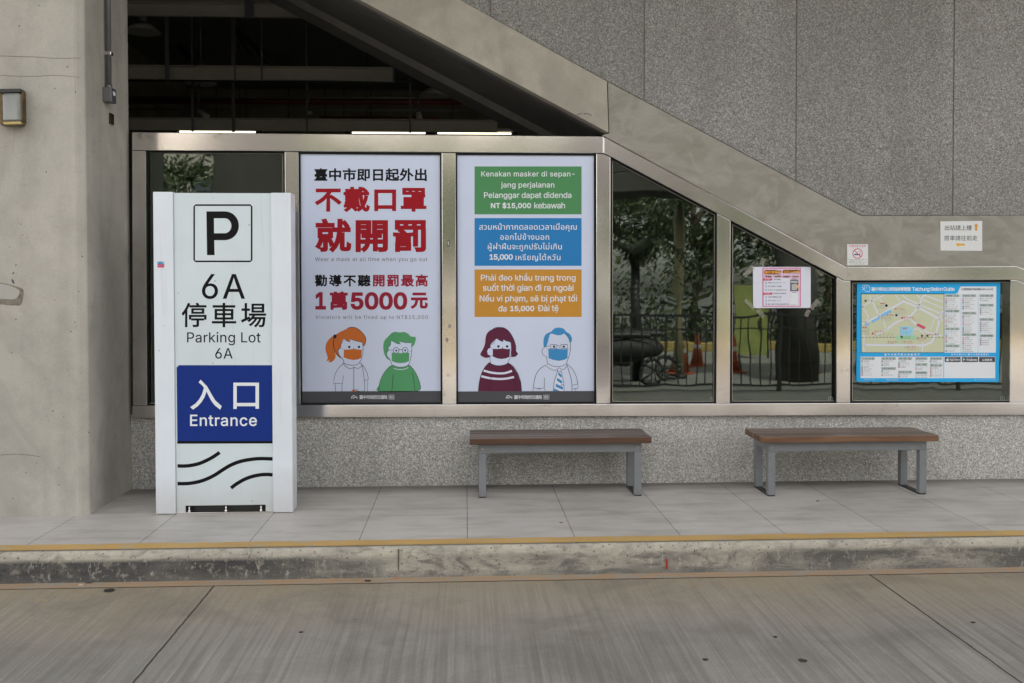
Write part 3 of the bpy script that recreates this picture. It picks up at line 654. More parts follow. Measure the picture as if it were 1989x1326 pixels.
A.stroke([(600, 560), (612, 450), (600, 348), (486, 305), (488, 340), (440, 322), (380, 290), (335, 370), (292, 388), (292, 432), (258, 442), (240, 485), (252, 535), (290, 552), (285, 590), (296, 665)], W_, K, False)
A.stroke([(300, 555), (345, 545)], W_, K); A.stroke([(275, 652), (340, 688), (420, 702), (500, 690), (572, 660)], W_+1, K); A.stroke([(600, 560), (575, 615), (545, 664)], W_, K)
A.fill([(328, 446), (400, 448), (478, 440), (540, 450), (590, 447), (582, 568), (530, 590), (460, 600), (390, 590), (330, 562)], I['plum'])
A.disc(414, 410, 19, K); A.disc(546, 410, 19, K); A.stroke([(478, 418), (480, 440)], 8, K, False); A.stroke([(292, 432), (330, 446)], 3, K); A.stroke([(605, 440), (588, 448)], 3, K)
for pp in ([(190, 775), (300, 805), (420, 818), (520, 812), (620, 780)], [(155, 860), (280, 890), (420, 903), (540, 896), (652, 872)]): A.stroke(pp, 32, I['pale'])
A.up(); A.stroke([(275, 652), (205, 730), (155, 830), (125, 950), (108, 1088)], W_, K); A.stroke([(570, 662), (640, 715), (705, 815), (750, 940), (766, 1085)], W_, K)
A.stroke([(590, 690), (640, 820), (672, 950), (682, 1085)], W_, K); A.stroke([(305, 878), (290, 960), (278, 1085)], W_, K)
A.build('drawn_figure', p2, 'drawn woman with plum bob, mask and striped jumper')
# blue figure
A = Art(YP).frame(1020, 620, 7.8)
A.fill([(282, 415), (280, 300), (315, 225), (395, 185), (440, 140), (510, 124), (580, 140), (625, 190), (680, 225), (710, 290), (700, 345), (685, 345), (655, 270), (600, 215), (540, 238), (470, 235), (400, 215), (372, 235), (350, 320), (325, 400)], I['sky'], True, 3)
A.fill([(490, 790), (545, 790), (590, 960), (592, 1085), (425, 1085), (440, 960)], I['pale']); A.up()
for a_, b_ in ((795, 0), (885, 1), (975, 2), (1065, 3)):
    A.fill([p_ for p_ in ((505-a_*.0+(-b_*18), a_), (500-b_*20, a_+42), (548+b_*10, a_+92), (552+b_*12, a_+52))], I['sky']) if b_ < 3 else A.fill([(440, 1045), (520, 1085), (432, 1085)], I['sky'])
A.up()
A.stroke([(600, 212), (650, 270), (680, 350), (688, 430), (672, 540), (640, 620), (628, 668)], W_, K)
A.stroke([(382, 402), (320, 410), (270, 440), (255, 490), (280, 545), (318, 562), (330, 620), (345, 672)], W_, K)
A.stroke([(345, 672), (420, 705), (500, 714), (570, 702), (632, 668)], W_, K)
A.stroke([(385, 382), (480, 382), (480, 442), (385, 442)], 8, K, False, True); A.stroke([(545, 380), (642, 380), (642, 442), (545, 442)], 8, K, False, True)
A.stroke([(482, 402), (545, 400)], 7, K, False); A.disc(438, 413, 17, K); A.disc(586, 413, 17, K); A.stroke([(520, 420), (524, 442)], 5, K, False)
A.fill([(352, 442), (420, 452), (500, 445), (580, 455), (645, 450), (640, 585), (590, 612), (510, 628), (420, 612), (355, 585)], I['sky'])
A.stroke([(310, 432), (352, 446)], 3, K); A.stroke([(645, 450), (686, 446)], 3, K); A.stroke([(320, 578), (355, 585)], 3, K); A.stroke([(640, 582), (662, 575)], 3, K)
A.stroke([(345, 672), (305, 698), (370, 745), (430, 770), (470, 770), (515, 732), (560, 760), (598, 755), (636, 690), (630, 668)], W_, K, False)
A.stroke([(305, 698), (220, 755), (160, 850), (135, 960), (130, 1035)], W_, K); A.stroke([(120, 1085), (118, 1035), (200, 1050), (290, 1040), (305, 1085)], W_, K, False); A.stroke([(290, 885), (290, 1035)], W_, K, False)
A.stroke([(185, 1040), (235, 1064)], W_, K, False); A.stroke([(636, 690), (675, 820), (705, 950), (710, 1085)], W_, K)
A.stroke([(640, 675), (720, 760), (775, 870), (798, 980)], W_, K); A.stroke([(712, 998), (800, 980), (800, 1045), (715, 1055)], W_, K, False); A.stroke([(768, 1050), (766, 1085)], W_, K, False)
A.stroke([(488, 765), (490, 790), (440, 950), (425, 1085)], W_, K, False); A.stroke([(542, 765), (545, 790), (585, 950), (590, 1085)], W_, K, False); A.stroke([(490, 790), (545, 790)], 5, K, False)
A.stroke([(540, 990), (585, 982)], 5, K, False); A.stroke([(540, 1004), (585, 1004)], 5, K, False)
A.build('drawn_figure', p2, 'drawn man with blue hair, square glasses and striped tie')

# ------------------------------------------------------------------ parking sign
g = gnd(437, 997); YS = g.y
sgn = thing('parking_sign', (g.x, YS+.07, 0), 'tall white parking lot 6A pylon sign with blue entrance panel, standing beside the pillar', 'sign')
def xat(px, py): return at(px, py, YS).x
xl, xa, xb, xr = xat(301, 690), xat(340, 690), xat(528.5, 690), xat(567.5, 690); ztop = at(430, 373.5, YS).z
MB().box(xl, xa-.0015, YS-.012, YS+.15, .004, ztop+.002, .004).build('post', SIGNP, sgn)
MB().box(xb+.0015, xr, YS-.012, YS+.15, .004, ztop-.002, .004).build('post', SIGNP, sgn)
zb_ = at(430, 981, YS).z; xs0, xs1 = xat(360, 985), xat(516, 985)
MB().prism([(xa, .012), (xs0, .012), (xs0, zb_), (xs1, zb_), (xs1, .012), (xb, .012), (xb, ztop-.004), (xa, ztop-.004)], YS, YS+.012, 0).build('front_panel', SIGNW, sgn)
MB().box(xs0-.05, xs1+.05, YS+.055, YS+.06, .012, zb_+.05).build('slot_shade_plate', IRON, sgn)  # plate added behind the slot so the opening looks shaded
MB().box(xa, xb, YS+.13, YS+.142, .012, ztop-.004).build('back_panel', SIGNW, sgn)
MB().box(xa, xb, YS+.012, YS+.13, ztop-.012, ztop-.005).build('top_cap', SIGNW, sgn)
MB().box(xa, xb, YS-.006, YS+.14, .0, .011, .002).build('base_plate', STEEL_H, sgn)
for px in (366, 437.5, 506):
    x = xat(px, 990); MB().tube((x, YS+.02, .01), (x, YS+.02, .05), .006, 8).tube((x, YS+.02, .012), (x, YS+.02, .02), .012, 6).build('anchor_bolt', STEEL_V, sgn)
for s_ in (xa-.0015, xb+.0000): MB().box(s_, s_+.0015, YS-.001, YS+.01, .012, ztop-.006).build('shadow_joint', DARKGAP, sgn)
A = Art(YS).frame(280, 350, 3.7875)
r_ = []
A.stroke([(368+10, 182), (791-10, 182), (791, 192), (791, 586), (781, 596), (378, 596), (368, 586), (368, 192)], 12, I['black'], False, True)
pb = [(458, 228), (595, 228)]+[(595+102*math.sin(a), 334-106*math.cos(a)) for a in [math.pi*k/16 for k in range(1, 16)]]+[(595, 440), (516, 440), (518, 550), (463, 550)]
A.fill(pb, I['black']); A.up()
A.fill([(514, 279), (592, 279)]+[(592+50*math.sin(a), 334-55*math.cos(a)) for a in [math.pi*k/14 for k in range(1, 14)]]+[(592, 389), (515, 389)], SIGNW); A.k = 0
A.build('parking_symbol', sgn)
words(sgn, [('6', 392.2, 532, 423.5, 580.5, 'black', .0), ('A', 432.6, 532, 476, 580, 'black', .0)], YS)
words(sgn, [('停車場', 352.6, 587.6, 517, 635.7, 'black', .012)], YS)
words(sgn, [('Parking Lot', 363.4, 644.6, 506.3, 670.5, 'black', .0)], YS); words(sgn, [('6A', 418, 676, 452, 696.4, 'black', .0)], YS)
A = Art(YS).frame(280, 680, 3.9); A.fill([(265, 113), (970, 113), (973, 688), (252, 688), (246, 130)], I['navy']).fill([(251, 688), (973, 688), (973, 706), (251, 708)], I['black']); bp = A.build('entrance_panel', sgn)
A = Art(YS-.0008); A.text('入口', 369.2, 737.2, 503, 795.4, I['offwhite'], .012); A.build('lettering', bp)
A = Art(YS-.0008); A.text('Entrance', 369.2, 805, 499, 827.4, I['offwhite'], .01); A.build('lettering', bp)
A = Art(YS).frame(280, 680, 3.9)
for pp in ([(253, 876), (300, 877), (350, 873), (420, 857), (490, 826), (530, 803), (572, 774)], [(253, 1010), (320, 1010), (390, 1001), (460, 981), (530, 948), (600, 903), (660, 868), (730, 842), (800, 828), (870, 821), (973, 823)],
           [(658, 1044), (700, 1012), (760, 978), (820, 956), (880, 944), (930, 941), (973, 944)]): A.stroke(pp, 27, I['black'])
A.build('wave_pattern', sgn)
A = Art(YS-.0124).frame(280, 350, 3.7875); A.rect(97, 595, 148, 642, I['tagbg']); A.up().rect(99, 618, 148, 641, I['rose']); A.fill([(99, 605), (120, 598), (145, 612), (146, 618), (99, 618)], I['sky']); A.rect(103, 625, 118, 628, I['offwhite']); A.rect(122, 622, 142, 626, I['offwhite']); A.build('small_sticker', sgn)

# ------------------------------------------------------------------ benches
def bench(fl, fr, ybk, wood, label):
    """fl, fr: floor points under the outer front corners of the front legs (pixels)"""
    a, b = gnd(*fl), gnd(*fr); y0 = (a.y+b.y)/2; x0, x1 = a.x, b.x
    t = thing('bench', ((x0+x1)/2, y0+.18, 0), label, 'bench', 'wooden slat benches along the wall')
    tk, D, zt_ = .052, .345, at((fl[0]+fr[0])/2, ybk, y0-.045).z
    zs = zt_-.043; zr = zs-.068; y1 = y0+D
    for xx in (x0, x1-tk):
        for ya, yb in ((y0, y0+tk), (y1-tk, y1)): MB().box(xx, xx+tk, ya, yb, .0085, zr-.0005, .003).build('leg', GREYPAINT, t)
        MB().box(xx+.001, xx+tk-.001, y0+.004, y1-.004, 0, .008, .001).build('floor_runner', IRON, t)
    MB().box(x0, x1, y0, y0+.04, zr, zs-.001, .003).build('front_rail', GREYPAINT, t)
    MB().box(x0, x1, y1-.04, y1, zr, zs-.001, .003).build('back_rail', GREYPAINT, t)
    for xx in (x0, x1-tk): MB().box(xx+.002, xx+tk-.002, y0+.0405, y1-.0405, zr+.001, zs-.002).build('cross_rail', GREYPAINT, t)
    for xx in (x0+tk/2, x1-tk/2): MB().tube((xx, y0-.002, zr+.03), (xx, y0+.003, zr+.03), .006, 10).build('bolt', STEEL_V, t)
    n_ = 5; wtot = D+.075; ys = y0-.05; wb = wtot/n_
    for k in range(n_):
        e = random.uniform(-.002, .002)
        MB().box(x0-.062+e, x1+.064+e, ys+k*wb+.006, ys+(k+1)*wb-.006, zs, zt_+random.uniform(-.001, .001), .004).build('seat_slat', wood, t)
    return t
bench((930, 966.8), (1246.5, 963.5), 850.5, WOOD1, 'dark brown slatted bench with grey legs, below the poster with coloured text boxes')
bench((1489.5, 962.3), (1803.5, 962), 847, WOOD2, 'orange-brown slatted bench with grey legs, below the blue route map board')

# ------------------------------------------------------------------ staircase above
st = thing('staircase', (at(1180, 200).x, 0, at(1180, 260).z), 'sloping concrete staircase side with aggregate parapet above, crossing over the window frame', 'staircase')
YB = -.02
MB().ppx([(300, -213), (1182, 257.5), (1179, 157.5), (300, -330)], YB-.02, .06, .004).build('stringer', CONC_PALE, st)['label'] = 'pale smooth upper stringer band left of the vertical seam'
MB().ppx([(1180.5, 158.5), (1183, 258.5), (1170, 262.2), (1178, 266.5), (1645, 518.4), (1975, 516.6), (2100, 576), (2100, 418), (1672, 419)], YB, .06, .002).build('stringer', CONC_PATCH, st)['label'] = 'patchy olive grey stringer band with trowel marks'
# parapet of aggregate panels between thin joints
JN = [560, 655, 952.5, 1251, 1545.5, 1850, 2150]
def low(px): return -330+(px-300)*(157.5+330)/879+1.5 if px < 1180 else (158.5+(px-1180)*(260.5/492) if px < 1672 else 419)
for i in range(1, len(JN)-1):
    a_, b_ = JN[i]+1.2, JN[i+1]-1.2
    mids = [q for q in (1180, 1672) if a_ < q < b_]
    bot = [(a_, low(a_)-1)]+[(q, low(q)-1) for q in mids]+[(b_, low(b_)-1)]
    top = 4.895
    w2 = [(at(px, py, .01).x, at(px, py, .01).z) for px, py in bot]
    xa_, xb_ = w2[0][0], w2[-1][0]
    MB().prism([(xa_, top)]+w2+[(xb_, top)], .008, .0155, .002).build('parapet_panel', PEB_UP, st)
MB().prism([(at(px, py, .08).x, at(px, py, .08).z) for px, py in ((600, -600), (600, -140), (1178, 180), (1670, 440), (2150, 440), (2150, -600))], .016, .2).build('parapet_core', plain('grey joint filler', (.24, .23, .20), .9), st)
# soffit: front lip, raised middle, rear beam
a_, b_ = at(300, -213, 0), at(1182, 257, 0); sl_ = (b_.z-a_.z)/(b_.x-a_.x)
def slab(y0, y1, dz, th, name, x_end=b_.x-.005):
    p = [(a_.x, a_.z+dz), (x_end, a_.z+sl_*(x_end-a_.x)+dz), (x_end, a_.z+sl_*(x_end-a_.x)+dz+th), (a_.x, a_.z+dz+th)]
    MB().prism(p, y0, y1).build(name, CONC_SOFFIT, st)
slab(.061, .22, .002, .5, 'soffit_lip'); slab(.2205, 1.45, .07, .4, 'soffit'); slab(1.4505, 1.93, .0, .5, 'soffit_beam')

# notices on the stringer
def paper(name, q, Y, mat, label, cat, th=.0015):
    o = thing(name, (at(q[0][0], q[2][1], Y).x, Y, at(q[0][0], q[2][1], Y).z), label, cat)
    MB().ppx(q, Y, Y+th).build('sheet', mat, o); return o
YN = YB-.002
pp = paper('direction_notice', [(1826.6, 429.6), (1907.8, 428.8), (1908, 487), (1827, 486.4)], YN, I['slip'], 'white paper notice with Chinese writing and two orange arrows on the concrete band', 'notice')
words(pp, [('出站請上樓', 1835, 437, 1887.6, 447.2, 'footer', .004), ('搭車請往前走', 1834, 457, 1898.4, 467, 'footer', .004)], YN)
A = Art(YN); A.fill([(1895.9, 433.4), (1900.3, 438.6), (1898.2, 438.6), (1898.2, 447.7), (1893.8, 447.7), (1893.8, 438.6), (1891.6, 438.6)], I['amber']); A.build('up_arrow', pp)
A = Art(YN); A.fill([(1855.6, 475), (1862.6, 471), (1862.6, 473), (1873.8, 473), (1873.8, 477), (1862.6, 477), (1862.6, 479)], I['yellow']); A.build('left_arrow', pp)
ns = paper('no_smoking_notice', [(1645.5, 474), (1686, 474), (1686, 514.6), (1645.8, 515)], YN, I['slip'], 'small square no smoking notice with red ring above the frame corner', 'notice')
A = Art(YN); A.text('本場所禁止吸菸', 1649, 475.5, 1682, 479.2, I['rose'], .02); A.text('NO SMOKING', 1655, 480.6, 1677, 482, I['grey'])
A.ring(1665.7, 492.2, 9.2, 1.6, I['rose']); A.rect(1659, 492.8, 1670.5, 495, I['navy']); A.stroke([(1667, 489.5), (1669, 487.5), (1671, 489.5), (1671.5, 492)], .6, I['grey']); A.up().stroke([(1659.2, 485.7), (1672.3, 498.8)], 1.6, I['rose'], False)
for k, (yy_, a0, a1) in enumerate(((503.2, 1647.5, 1684), (506, 1650, 1673), (508.8, 1648, 1683), (511.6, 1651, 1678))): A.text(('菸害防制法規定本場所禁菸違者', '處新臺幣二千元罰鍰', '檢舉申訴電話零八零零', '臺中市政府衛生局')[k], a0, yy_, a1, yy_+1.9, I['footer'])
A.build('print', ns)
A = Art(YB-.024); A.stroke([(1121, 223), (1126, 220.5), (1130, 220.5)], 1.1, I['footer']); A.stroke([(1133, 220.5), (1144, 221), (1150, 224.5)], 1.1, I['footer']); A.build('pen_mark', st)

# taped instruction sheet on the second sloping pane
YG = .0135
no = paper('taped_notice', [(1462.4, 518), (1574.7, 518), (1574.7, 597.8), (1463, 598)], YG, I['paper'], 'pink and white instruction sheet taped at its corners onto the dark glass', 'notice')
A = Art(YG).frame(1440, 500, 11.05)
A.rect(450, 215, 1278, 1055, I['pink']); A.up().rect(472, 235, 1258, 1038, I['pinkpale']).up().rect(480, 440, 1040, 1030, I['paper'])
A.k = 1; A.rect(485, 265, 855, 362, I['hair'], 40).rect(885, 262, 1255, 360, I['hair'], 40)
for x0, x1 in ((500, 660), (700, 855), (885, 1050), (1075, 1238)): A.rect(x0, 385, x1, 428, I['amber'], 20)
A.k = 3; A.text('簡訊實聯制', 508, 285, 835, 342, I['yellow'], .03); A.text('五秒三步驟', 905, 283, 1232, 340, I['yellow'], .03)
for (x0, x1), s_ in zip(((525, 640), (722, 832), (905, 1035), (1098, 1215)), ('免安裝', '免註冊', '一秒掃描', '不用錢')): A.text(s_, x0, 392, x1, 420, I['footer'])
A.fill([(465, 447), (678, 447), (650, 495), (465, 495)], I['rose']).fill([(465, 752), (678, 752), (650, 800), (465, 800)], I['rose']); A.up()
A.text('方法1', 505, 455, 620, 488, I['offwhite'], .01); A.text('方法2', 505, 760, 620, 793, I['offwhite'], .01)
A.text('(掃行條碼)', 690, 455, 845, 488, I['footer'], .01); A.text('(無掃描功能適用)', 690, 755, 960, 788, I['footer'], .01)
for k, (yv, s_, x1) in enumerate(((522, '掃描公告上的 QR code', 955), (598, '按下螢幕上方連結', 862), (678, '手機打字,按傳送即完成', 965), (828, '打開手機簡訊功能', 860), (903, '收件人輸入1922', 850), (982, '輸入場所代碼並傳送即完成', 1015))):
    A.text(str(k % 3+1), 515, yv, 542, yv+36, I['navy'], .03); A.text(s_, 570, yv+3, x1, yv+33, I['footer'], .008)
A.rect(1050, 478, 1220, 718, I['footer']).rect(1085, 453, 1185, 465, I['footer']).rect(1045, 740, 1220, 1030, I['offwhite']).rect(1080, 745, 1180, 757, I['footer']); A.up()
A.rect(1062, 498, 1208, 545, I['tagbg']).rect(1075, 570, 1190, 700, I['tagbg']); A.up().fill([(1135, 540), (1175, 570), (1225, 600), (1255, 640), (1255, 700), (1205, 660), (1165, 620)], I['fleshy'])
A.text('收件人:1922', 1055, 820, 1155, 832, I['grey']); A.text('場所代碼傳送', 1065, 1000, 1180, 1014, I['grey'])
A.build('print', no)
t = NT('crumpled clear tape'); t.set((.72, .68, .55), .12, spec=.9); t.b.inputs['Alpha'].default_value = .30; t.bump(t.noise(70, det=3), 1, .02); TAPE = t.m
for k, (cx_, cy_, an, l_, w__) in enumerate(((1454, 527, -45, 26, 9), (1481, 508, -60, 14, 9), (1590, 525, 50, 24, 9), (1575, 510, 30, 14, 7), (1455, 590, 45, 24, 8), (1477, 608, 50, 18, 9), (1582, 591, -48, 22, 9), (1568, 608, -65, 14, 8))):
    ca, sa = math.cos(math.radians(an)), math.sin(math.radians(an)); v, f = [], []
    for i in range(9):
        for j in range(4):
            u, w_ = (i/8-.5)*l_, (j/3-.5)*w__*(1+.12*math.sin(i*2.1+k)); p = at(cx_+u*ca-w_*sa, cy_+u*sa+w_*ca, YG-.003)
            v.append((p.x, p.y-random.uniform(0, .007), p.z))
    for i in range(8):
        for j in range(3): f.append((i*4+j, i*4+j+1, i*4+j+5, i*4+j+4))
    link_mesh('clear_tape', v, f, TAPE, no)

# ------------------------------------------------------------------ route map board
YM = .012
mb = paper('route_map_board', [(1664.8, 548.9), (1943, 548.4), (1940.4, 741.6), (1663.4, 741)], YM, I['mapblue'], 'bright blue bus route map board with pale street map, fixed in the far right window', 'map board', .004)
A = Art(YM).frame(1640, 530, 4.911)
A.rect(158, 196, 954, 761, I['black']).up().rect(163, 202, 949, 757, I['mapland']).up()
M_ = I['maproad']
def clipped(pts, w):
    # cut the polyline to the map window
    out = []
    for (x0, y0), (x1, y1) in zip(pts, pts[1:]):
        n_ = 24
        for i in range(n_+1): out.append((x0+(x1-x0)*i/n_, y0+(y1-y0)*i/n_))
    run = []
    for p in out+[(9999, 9999)]:
        if 163+w/2 < p[0] < 949-w/2 and 202+w/2 < p[1] < 757-w/2:
            if not run or abs(p[0]-run[-1][0])+abs(p[1]-run[-1][1]) > .5: run.append(p)
        else:
            if len(run) > 1: A.stroke(run, w, M_, False)
            run = []
for pts_, w__ in (([(163, 500), (340, 400), (480, 320), (560, 270), (640, 300), (760, 360), (949, 460)], 18), ([(163, 330), (250, 270), (400, 202)], 12), ([(230, 202), (300, 340), (340, 440)], 12),
                  ([(163, 300), (230, 420), (190, 500)], 10), ([(540, 202), (600, 250), (760, 320), (949, 400)], 12), ([(760, 202), (700, 330), (640, 400), (480, 480), (400, 540), (300, 590)], 16),
                  ([(680, 202), (740, 250), (949, 340)], 10), ([(760, 210), (949, 280)], 12), ([(480, 202), (530, 270)], 10), ([(600, 420), (700, 500), (800, 570), (949, 600)], 14), ([(949, 330), (900, 470), (870, 590), (830, 660), (760, 690), (163, 685)], 18),
                  ([(745, 660), (745, 757)], 14), ([(185, 560), (185, 757)], 14), ([(370, 440), (400, 540)], 10), ([(560, 560), (700, 530), (760, 580)], 10), ([(860, 430), (820, 540)], 8), ([(300, 202), (400, 330), (430, 330)], 8), ([(600, 560), (600, 600)], 6)):
    clipped(pts_, w__)
A.up()
for p_ in ([(345, 398), (440, 348), (452, 372), (352, 424)], [(255, 455), (335, 415), (340, 435), (262, 480)], [(195, 495), (240, 470), (245, 485), (205, 512)]): A.fill(p_, I['river'])
A.rect(530, 510, 652, 595, I['lightblue']).rect(493, 597, 687, 635, I['mint']).fill([(700, 478), (775, 515), (760, 540), (685, 500)], I['rose'])
for k in range(24):
    if 490 < 168+k*33 < 690: continue
    A.rect(168+k*33, 612, 186+k*33, 617, I['footer'])
def tick(x, y, c='rose', r=12): A.ring(x, y, r, 5, I[c])
for x, y, c in ((202, 265, 'footer'), (400, 311, 'black'), (496, 403, 'navy'), (552, 429, 'rose'), (271, 577, 'rose'), (235, 537, 'mint'), (548, 611, 'footer'), (740, 598, 'footer'), (790, 598, 'footer'), (510, 657, 'mint'), (550, 657, 'mint'), (580, 708, 'mint'), (545, 534, 'rose')): A.disc(x, y, 13 if c in ('black',) else 11, I[c]); 
A.up()
for x, y, x1 in ((345, 290, 388), (480, 343, 575), (565, 425, 660), (287, 555, 378), (172, 520, 218), (405, 400, 470), (412, 655, 495), (567, 655, 645), (690, 627, 780), (805, 585, 900), (598, 702, 680), (560, 530, 600)): A.text('臺中車站', x, y-6, x1, y+7, I['rose'], .02)
for x, y, x1, n_ in ((305, 308, 388, 3), (482, 362, 600, 3), (350, 420, 450, 4), (570, 442, 730, 2), (290, 572, 470, 4), (172, 545, 240, 4), (597, 716, 680, 2), (412, 668, 470, 1), (567, 668, 650, 1), (700, 645, 760, 1), (532, 516, 600, 1), (532, 550, 645, 2), (532, 572, 630, 1), (575, 607, 640, 2)):
    for q in range(n_): A.text(random.choice(('35,51,55,73', '8,21,82,100', '25,58,61,65,81', '12,14,18,41')), x, y+q*11, x1-random.uniform(0, 12), y+7+q*11, I['footer'])
A.build('street_map', mb)
A = Art(YM).frame(1640, 530, 4.911)
A.fill([(953, 200), (1060, 200), (1080, 190), (1108, 128), (1450, 128), (1445, 760), (953, 760)], I['offwhite']); A.rect(155, 797, 1440, 1003, I['offwhite']); A.up()
A.text('臺中車站公車路線導覽圖', 258, 134, 632, 172, I['offwhite'], .02); A.text('Taichung Station Guide', 645, 134, 1052, 180, I['offwhite'], .02)
A.text('公車諮詢及申訴專線 0809-000-995', 1112, 143, 1420, 166, I['footer'], .01)
A.stroke([(170, 122), (200, 116), (232, 122), (244, 150), (240, 175)], 5, I['offwhite']); A.stroke([(165, 135), (185, 150), (170, 165)], 5, I['offwhite']); A.stroke([(190, 125), (192, 160), (210, 175), (240, 178)], 4, I['offwhite']); A.stroke([(205, 128), (215, 140), (205, 145)], 4, I['offwhite'])
A.text('臺中市熱門觀光景點導引', 382, 768, 715, 788, I['offwhite'], .02); A.text('台中公車APP(臺中公車動態資訊)', 1020, 768, 1378, 788, I['offwhite'], .02)
A.text('資料更新日期', 190, 1012, 285, 1022, I['offwhite']); A.text('實際路線依現場公告', 400, 1012, 520, 1024, I['offwhite']); A.text('臺中市政府交通局', 1240, 1012, 1440, 1022, I['offwhite'])
for x in (1112, 1276): A.rect(x-2, 200, x+2, 760, I['lightblue'])
A.rect(945, 765, 950, 1000, I['mapblue'])
rnd = random.Random(3)
def rows(x, y, n_, wd, step=19):
    for q in range(n_):
        c_ = rnd.choice(('rose', 'rose', 'crimson', 'river', 'navy', 'footer', 'mint')); yv = y+q*step
        A.ring(x+9, yv+6, 6, 4, I[c_]); A.text(rnd.choice(('1,2,5,8', '35,51,55', '14,21,25,41', '6,9,18', '82,100,101', '30,75,77,79')), x+24, yv, x+24+wd*rnd.uniform(.45, .95), yv+11, I['footer'], .01)
def head(x0, x1, y, s_): A.k = 1; A.rect(x0, y, x1, y+26, I['tagbg']); A.k = 2; A.text(s_, x0+12, y+4, x1-12, y+22, I['footer'])
for x0, x1, lst in ((960, 1098, ((203, '往豐原．后里', 6), (350, '往大里．霧峰', 7), (520, '往太平', 7), (683, '往大甲．清水', 2))), (1122, 1258, ((203, '往北屯．新社', 6), (370, '往南屯．烏日', 9), (575, '往沙鹿．梧棲', 8))),
                    (1288, 1425, ((203, '往大坑．東勢．谷關', 2), (294, '往潭子．神岡', 4), (430, '往草屯．南投', 6), (585, '往高鐵臺中站免費接駁', 4)))):
    for y, s_, n_ in lst: head(x0, x1, y, s_); rows(x0+2, y+36, n_, 100, 19)
for x0, x1, lst in ((160, 290, ((803, '一中商圈', 8),)), (352, 492, ((803, '逢甲商圈', 3), (898, '科學博物館', 3))), (512, 645, ((803, '美術館', 4), (932, '東海大學', 2))), (676, 792, ((803, '高美溼地', 1), (860, '大坑', 2), (938, '國家歌劇院', 2))), (815, 935, ((803, '宮原眼科', 2), (868, '秋紅谷', 5)))):
    for y, s_, n_ in lst: head(x0, x1, y, s_); rows(x0, y+32, n_, 95, 19)
for (x0, x1), s_ in zip(((957, 1108), (1120, 1275), (1284, 1437)), ('App Store', 'Google play', '公車動態')):
    A.k = 2; A.rect(x0, 801, x1, 849, I['footer'], 5); A.k = 3; A.text(s_, x0+(44 if s_[0] != '公' else 28), 817, x1-(8 if s_[0] != '公' else 28), 840, I['offwhite'], .015)
A.text('Download on the', 1003, 806, 1078, 813, I['offwhite']); A.text('GET IT ON', 1165, 806, 1220, 813, I['offwhite'])
A.fill([(972, 822), (978, 816), (983, 818), (989, 815), (994, 819), (991, 826), (995, 833), (989, 841), (983, 839), (977, 841), (970, 832)], I['offwhite'], True); A.fill([(983, 814), (985, 806), (990, 804), (988, 811)], I['offwhite'])
A.fill([(1130, 810), (1156, 825), (1130, 840)], I['lightblue']); A.up().fill([(1130, 825), (1156, 825), (1130, 840)], I['mint'])
A.build('index_panel', mb)

# ------------------------------------------------------------------ the dark hall behind
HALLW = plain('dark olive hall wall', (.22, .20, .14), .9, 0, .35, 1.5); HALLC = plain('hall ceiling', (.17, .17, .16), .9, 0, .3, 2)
HL, HR, HB = PXB-.2, 11, 13
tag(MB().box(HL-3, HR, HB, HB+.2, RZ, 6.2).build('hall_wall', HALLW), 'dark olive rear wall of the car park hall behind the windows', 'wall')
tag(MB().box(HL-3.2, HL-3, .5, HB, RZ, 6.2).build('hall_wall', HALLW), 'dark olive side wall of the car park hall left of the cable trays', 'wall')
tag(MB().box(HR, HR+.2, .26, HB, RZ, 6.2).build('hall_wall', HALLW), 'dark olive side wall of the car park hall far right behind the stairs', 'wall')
tag(MB().box(HL-3, HR, .25, HB, 5.6, 5.9).build('hall_ceiling', HALLC), kind='structure')
tag(MB().box(HL-3, HR, .25, HB, RZ-.004, RZ+.01).build('hall_floor', plain('hall floor', (.12, .12, .11), .6)), kind='structure')
A = Art(HB-.002)
PJ = ink('panel joint', (.035, .032, .022), .9)
for px in (290, 420, 478, 560, 598, 631, 668, 720): A.rect(px-.8, 20, px+.8, 250, PJ)
A.rect(540, 54, 660, 70, plain('yellow beam paint', (.34, .27, .07), .8)); A.rect(595, 92, 700, 95, PJ); o = A.build('wall_panel_joints', None)
o.parent = [q for q in bpy.data.objects if q.name == 'hall_wall'][0]; o.location = (0, 0, 0)
def beam(px0, px1, pyt, pyb, Y, name, mat, label, cat, group=None, hangers=(), lip=True, hz=5.6):
    a, b = at(px0, pyb, Y), at(px1, pyt, Y)
    t = thing(name, ((a.x+b.x)/2, Y, a.z), label, cat, group)
    m = MB(); m.box(a.x, b.x, Y, Y+.02, a.z, b.z)
    if lip: m.box(a.x, b.x, Y-.05, Y-.0005, a.z-.012, a.z-.0005).box(a.x, b.x, Y-.05, Y-.0005, b.z+.0005, b.z+.012)
    m.build('web', mat, t)
    for hx, w_ in hangers:
        x = at(hx, pyt, Y).x; MB().box(x-w_, x+w_, Y-.055, Y-.03, a.z-.03, hz).build('hanger', PIPE, t)
    return t
beam(230, 640, -8, 9, 4.2, 'ceiling_beam', TRAY, 'pale steel ceiling beam at the very top above the hall opening', 'beam', None, (), True)
beam(230, 680, 13, 29, 3.6, 'ceiling_beam', TRAY, 'pale steel ceiling beam with dark bracket, second from the top of the opening', 'beam', None, ((486, .05),), True)
beam(230, 766, 134, 151.5, 4.4, 'cable_tray', TRAY, 'long pale cable tray hanging half way up the dark opening', 'cable tray', None, ((327, .022), (458, .006), (510, .008), (765, .01)))
beam(230, 966, 235.5, 251, 5.2, 'cable_tray', TRAY, 'long pale cable tray hanging just above the tube lamps', 'cable tray', None, ((376, .012), (455, .02), (597, .01), (797, .01)))
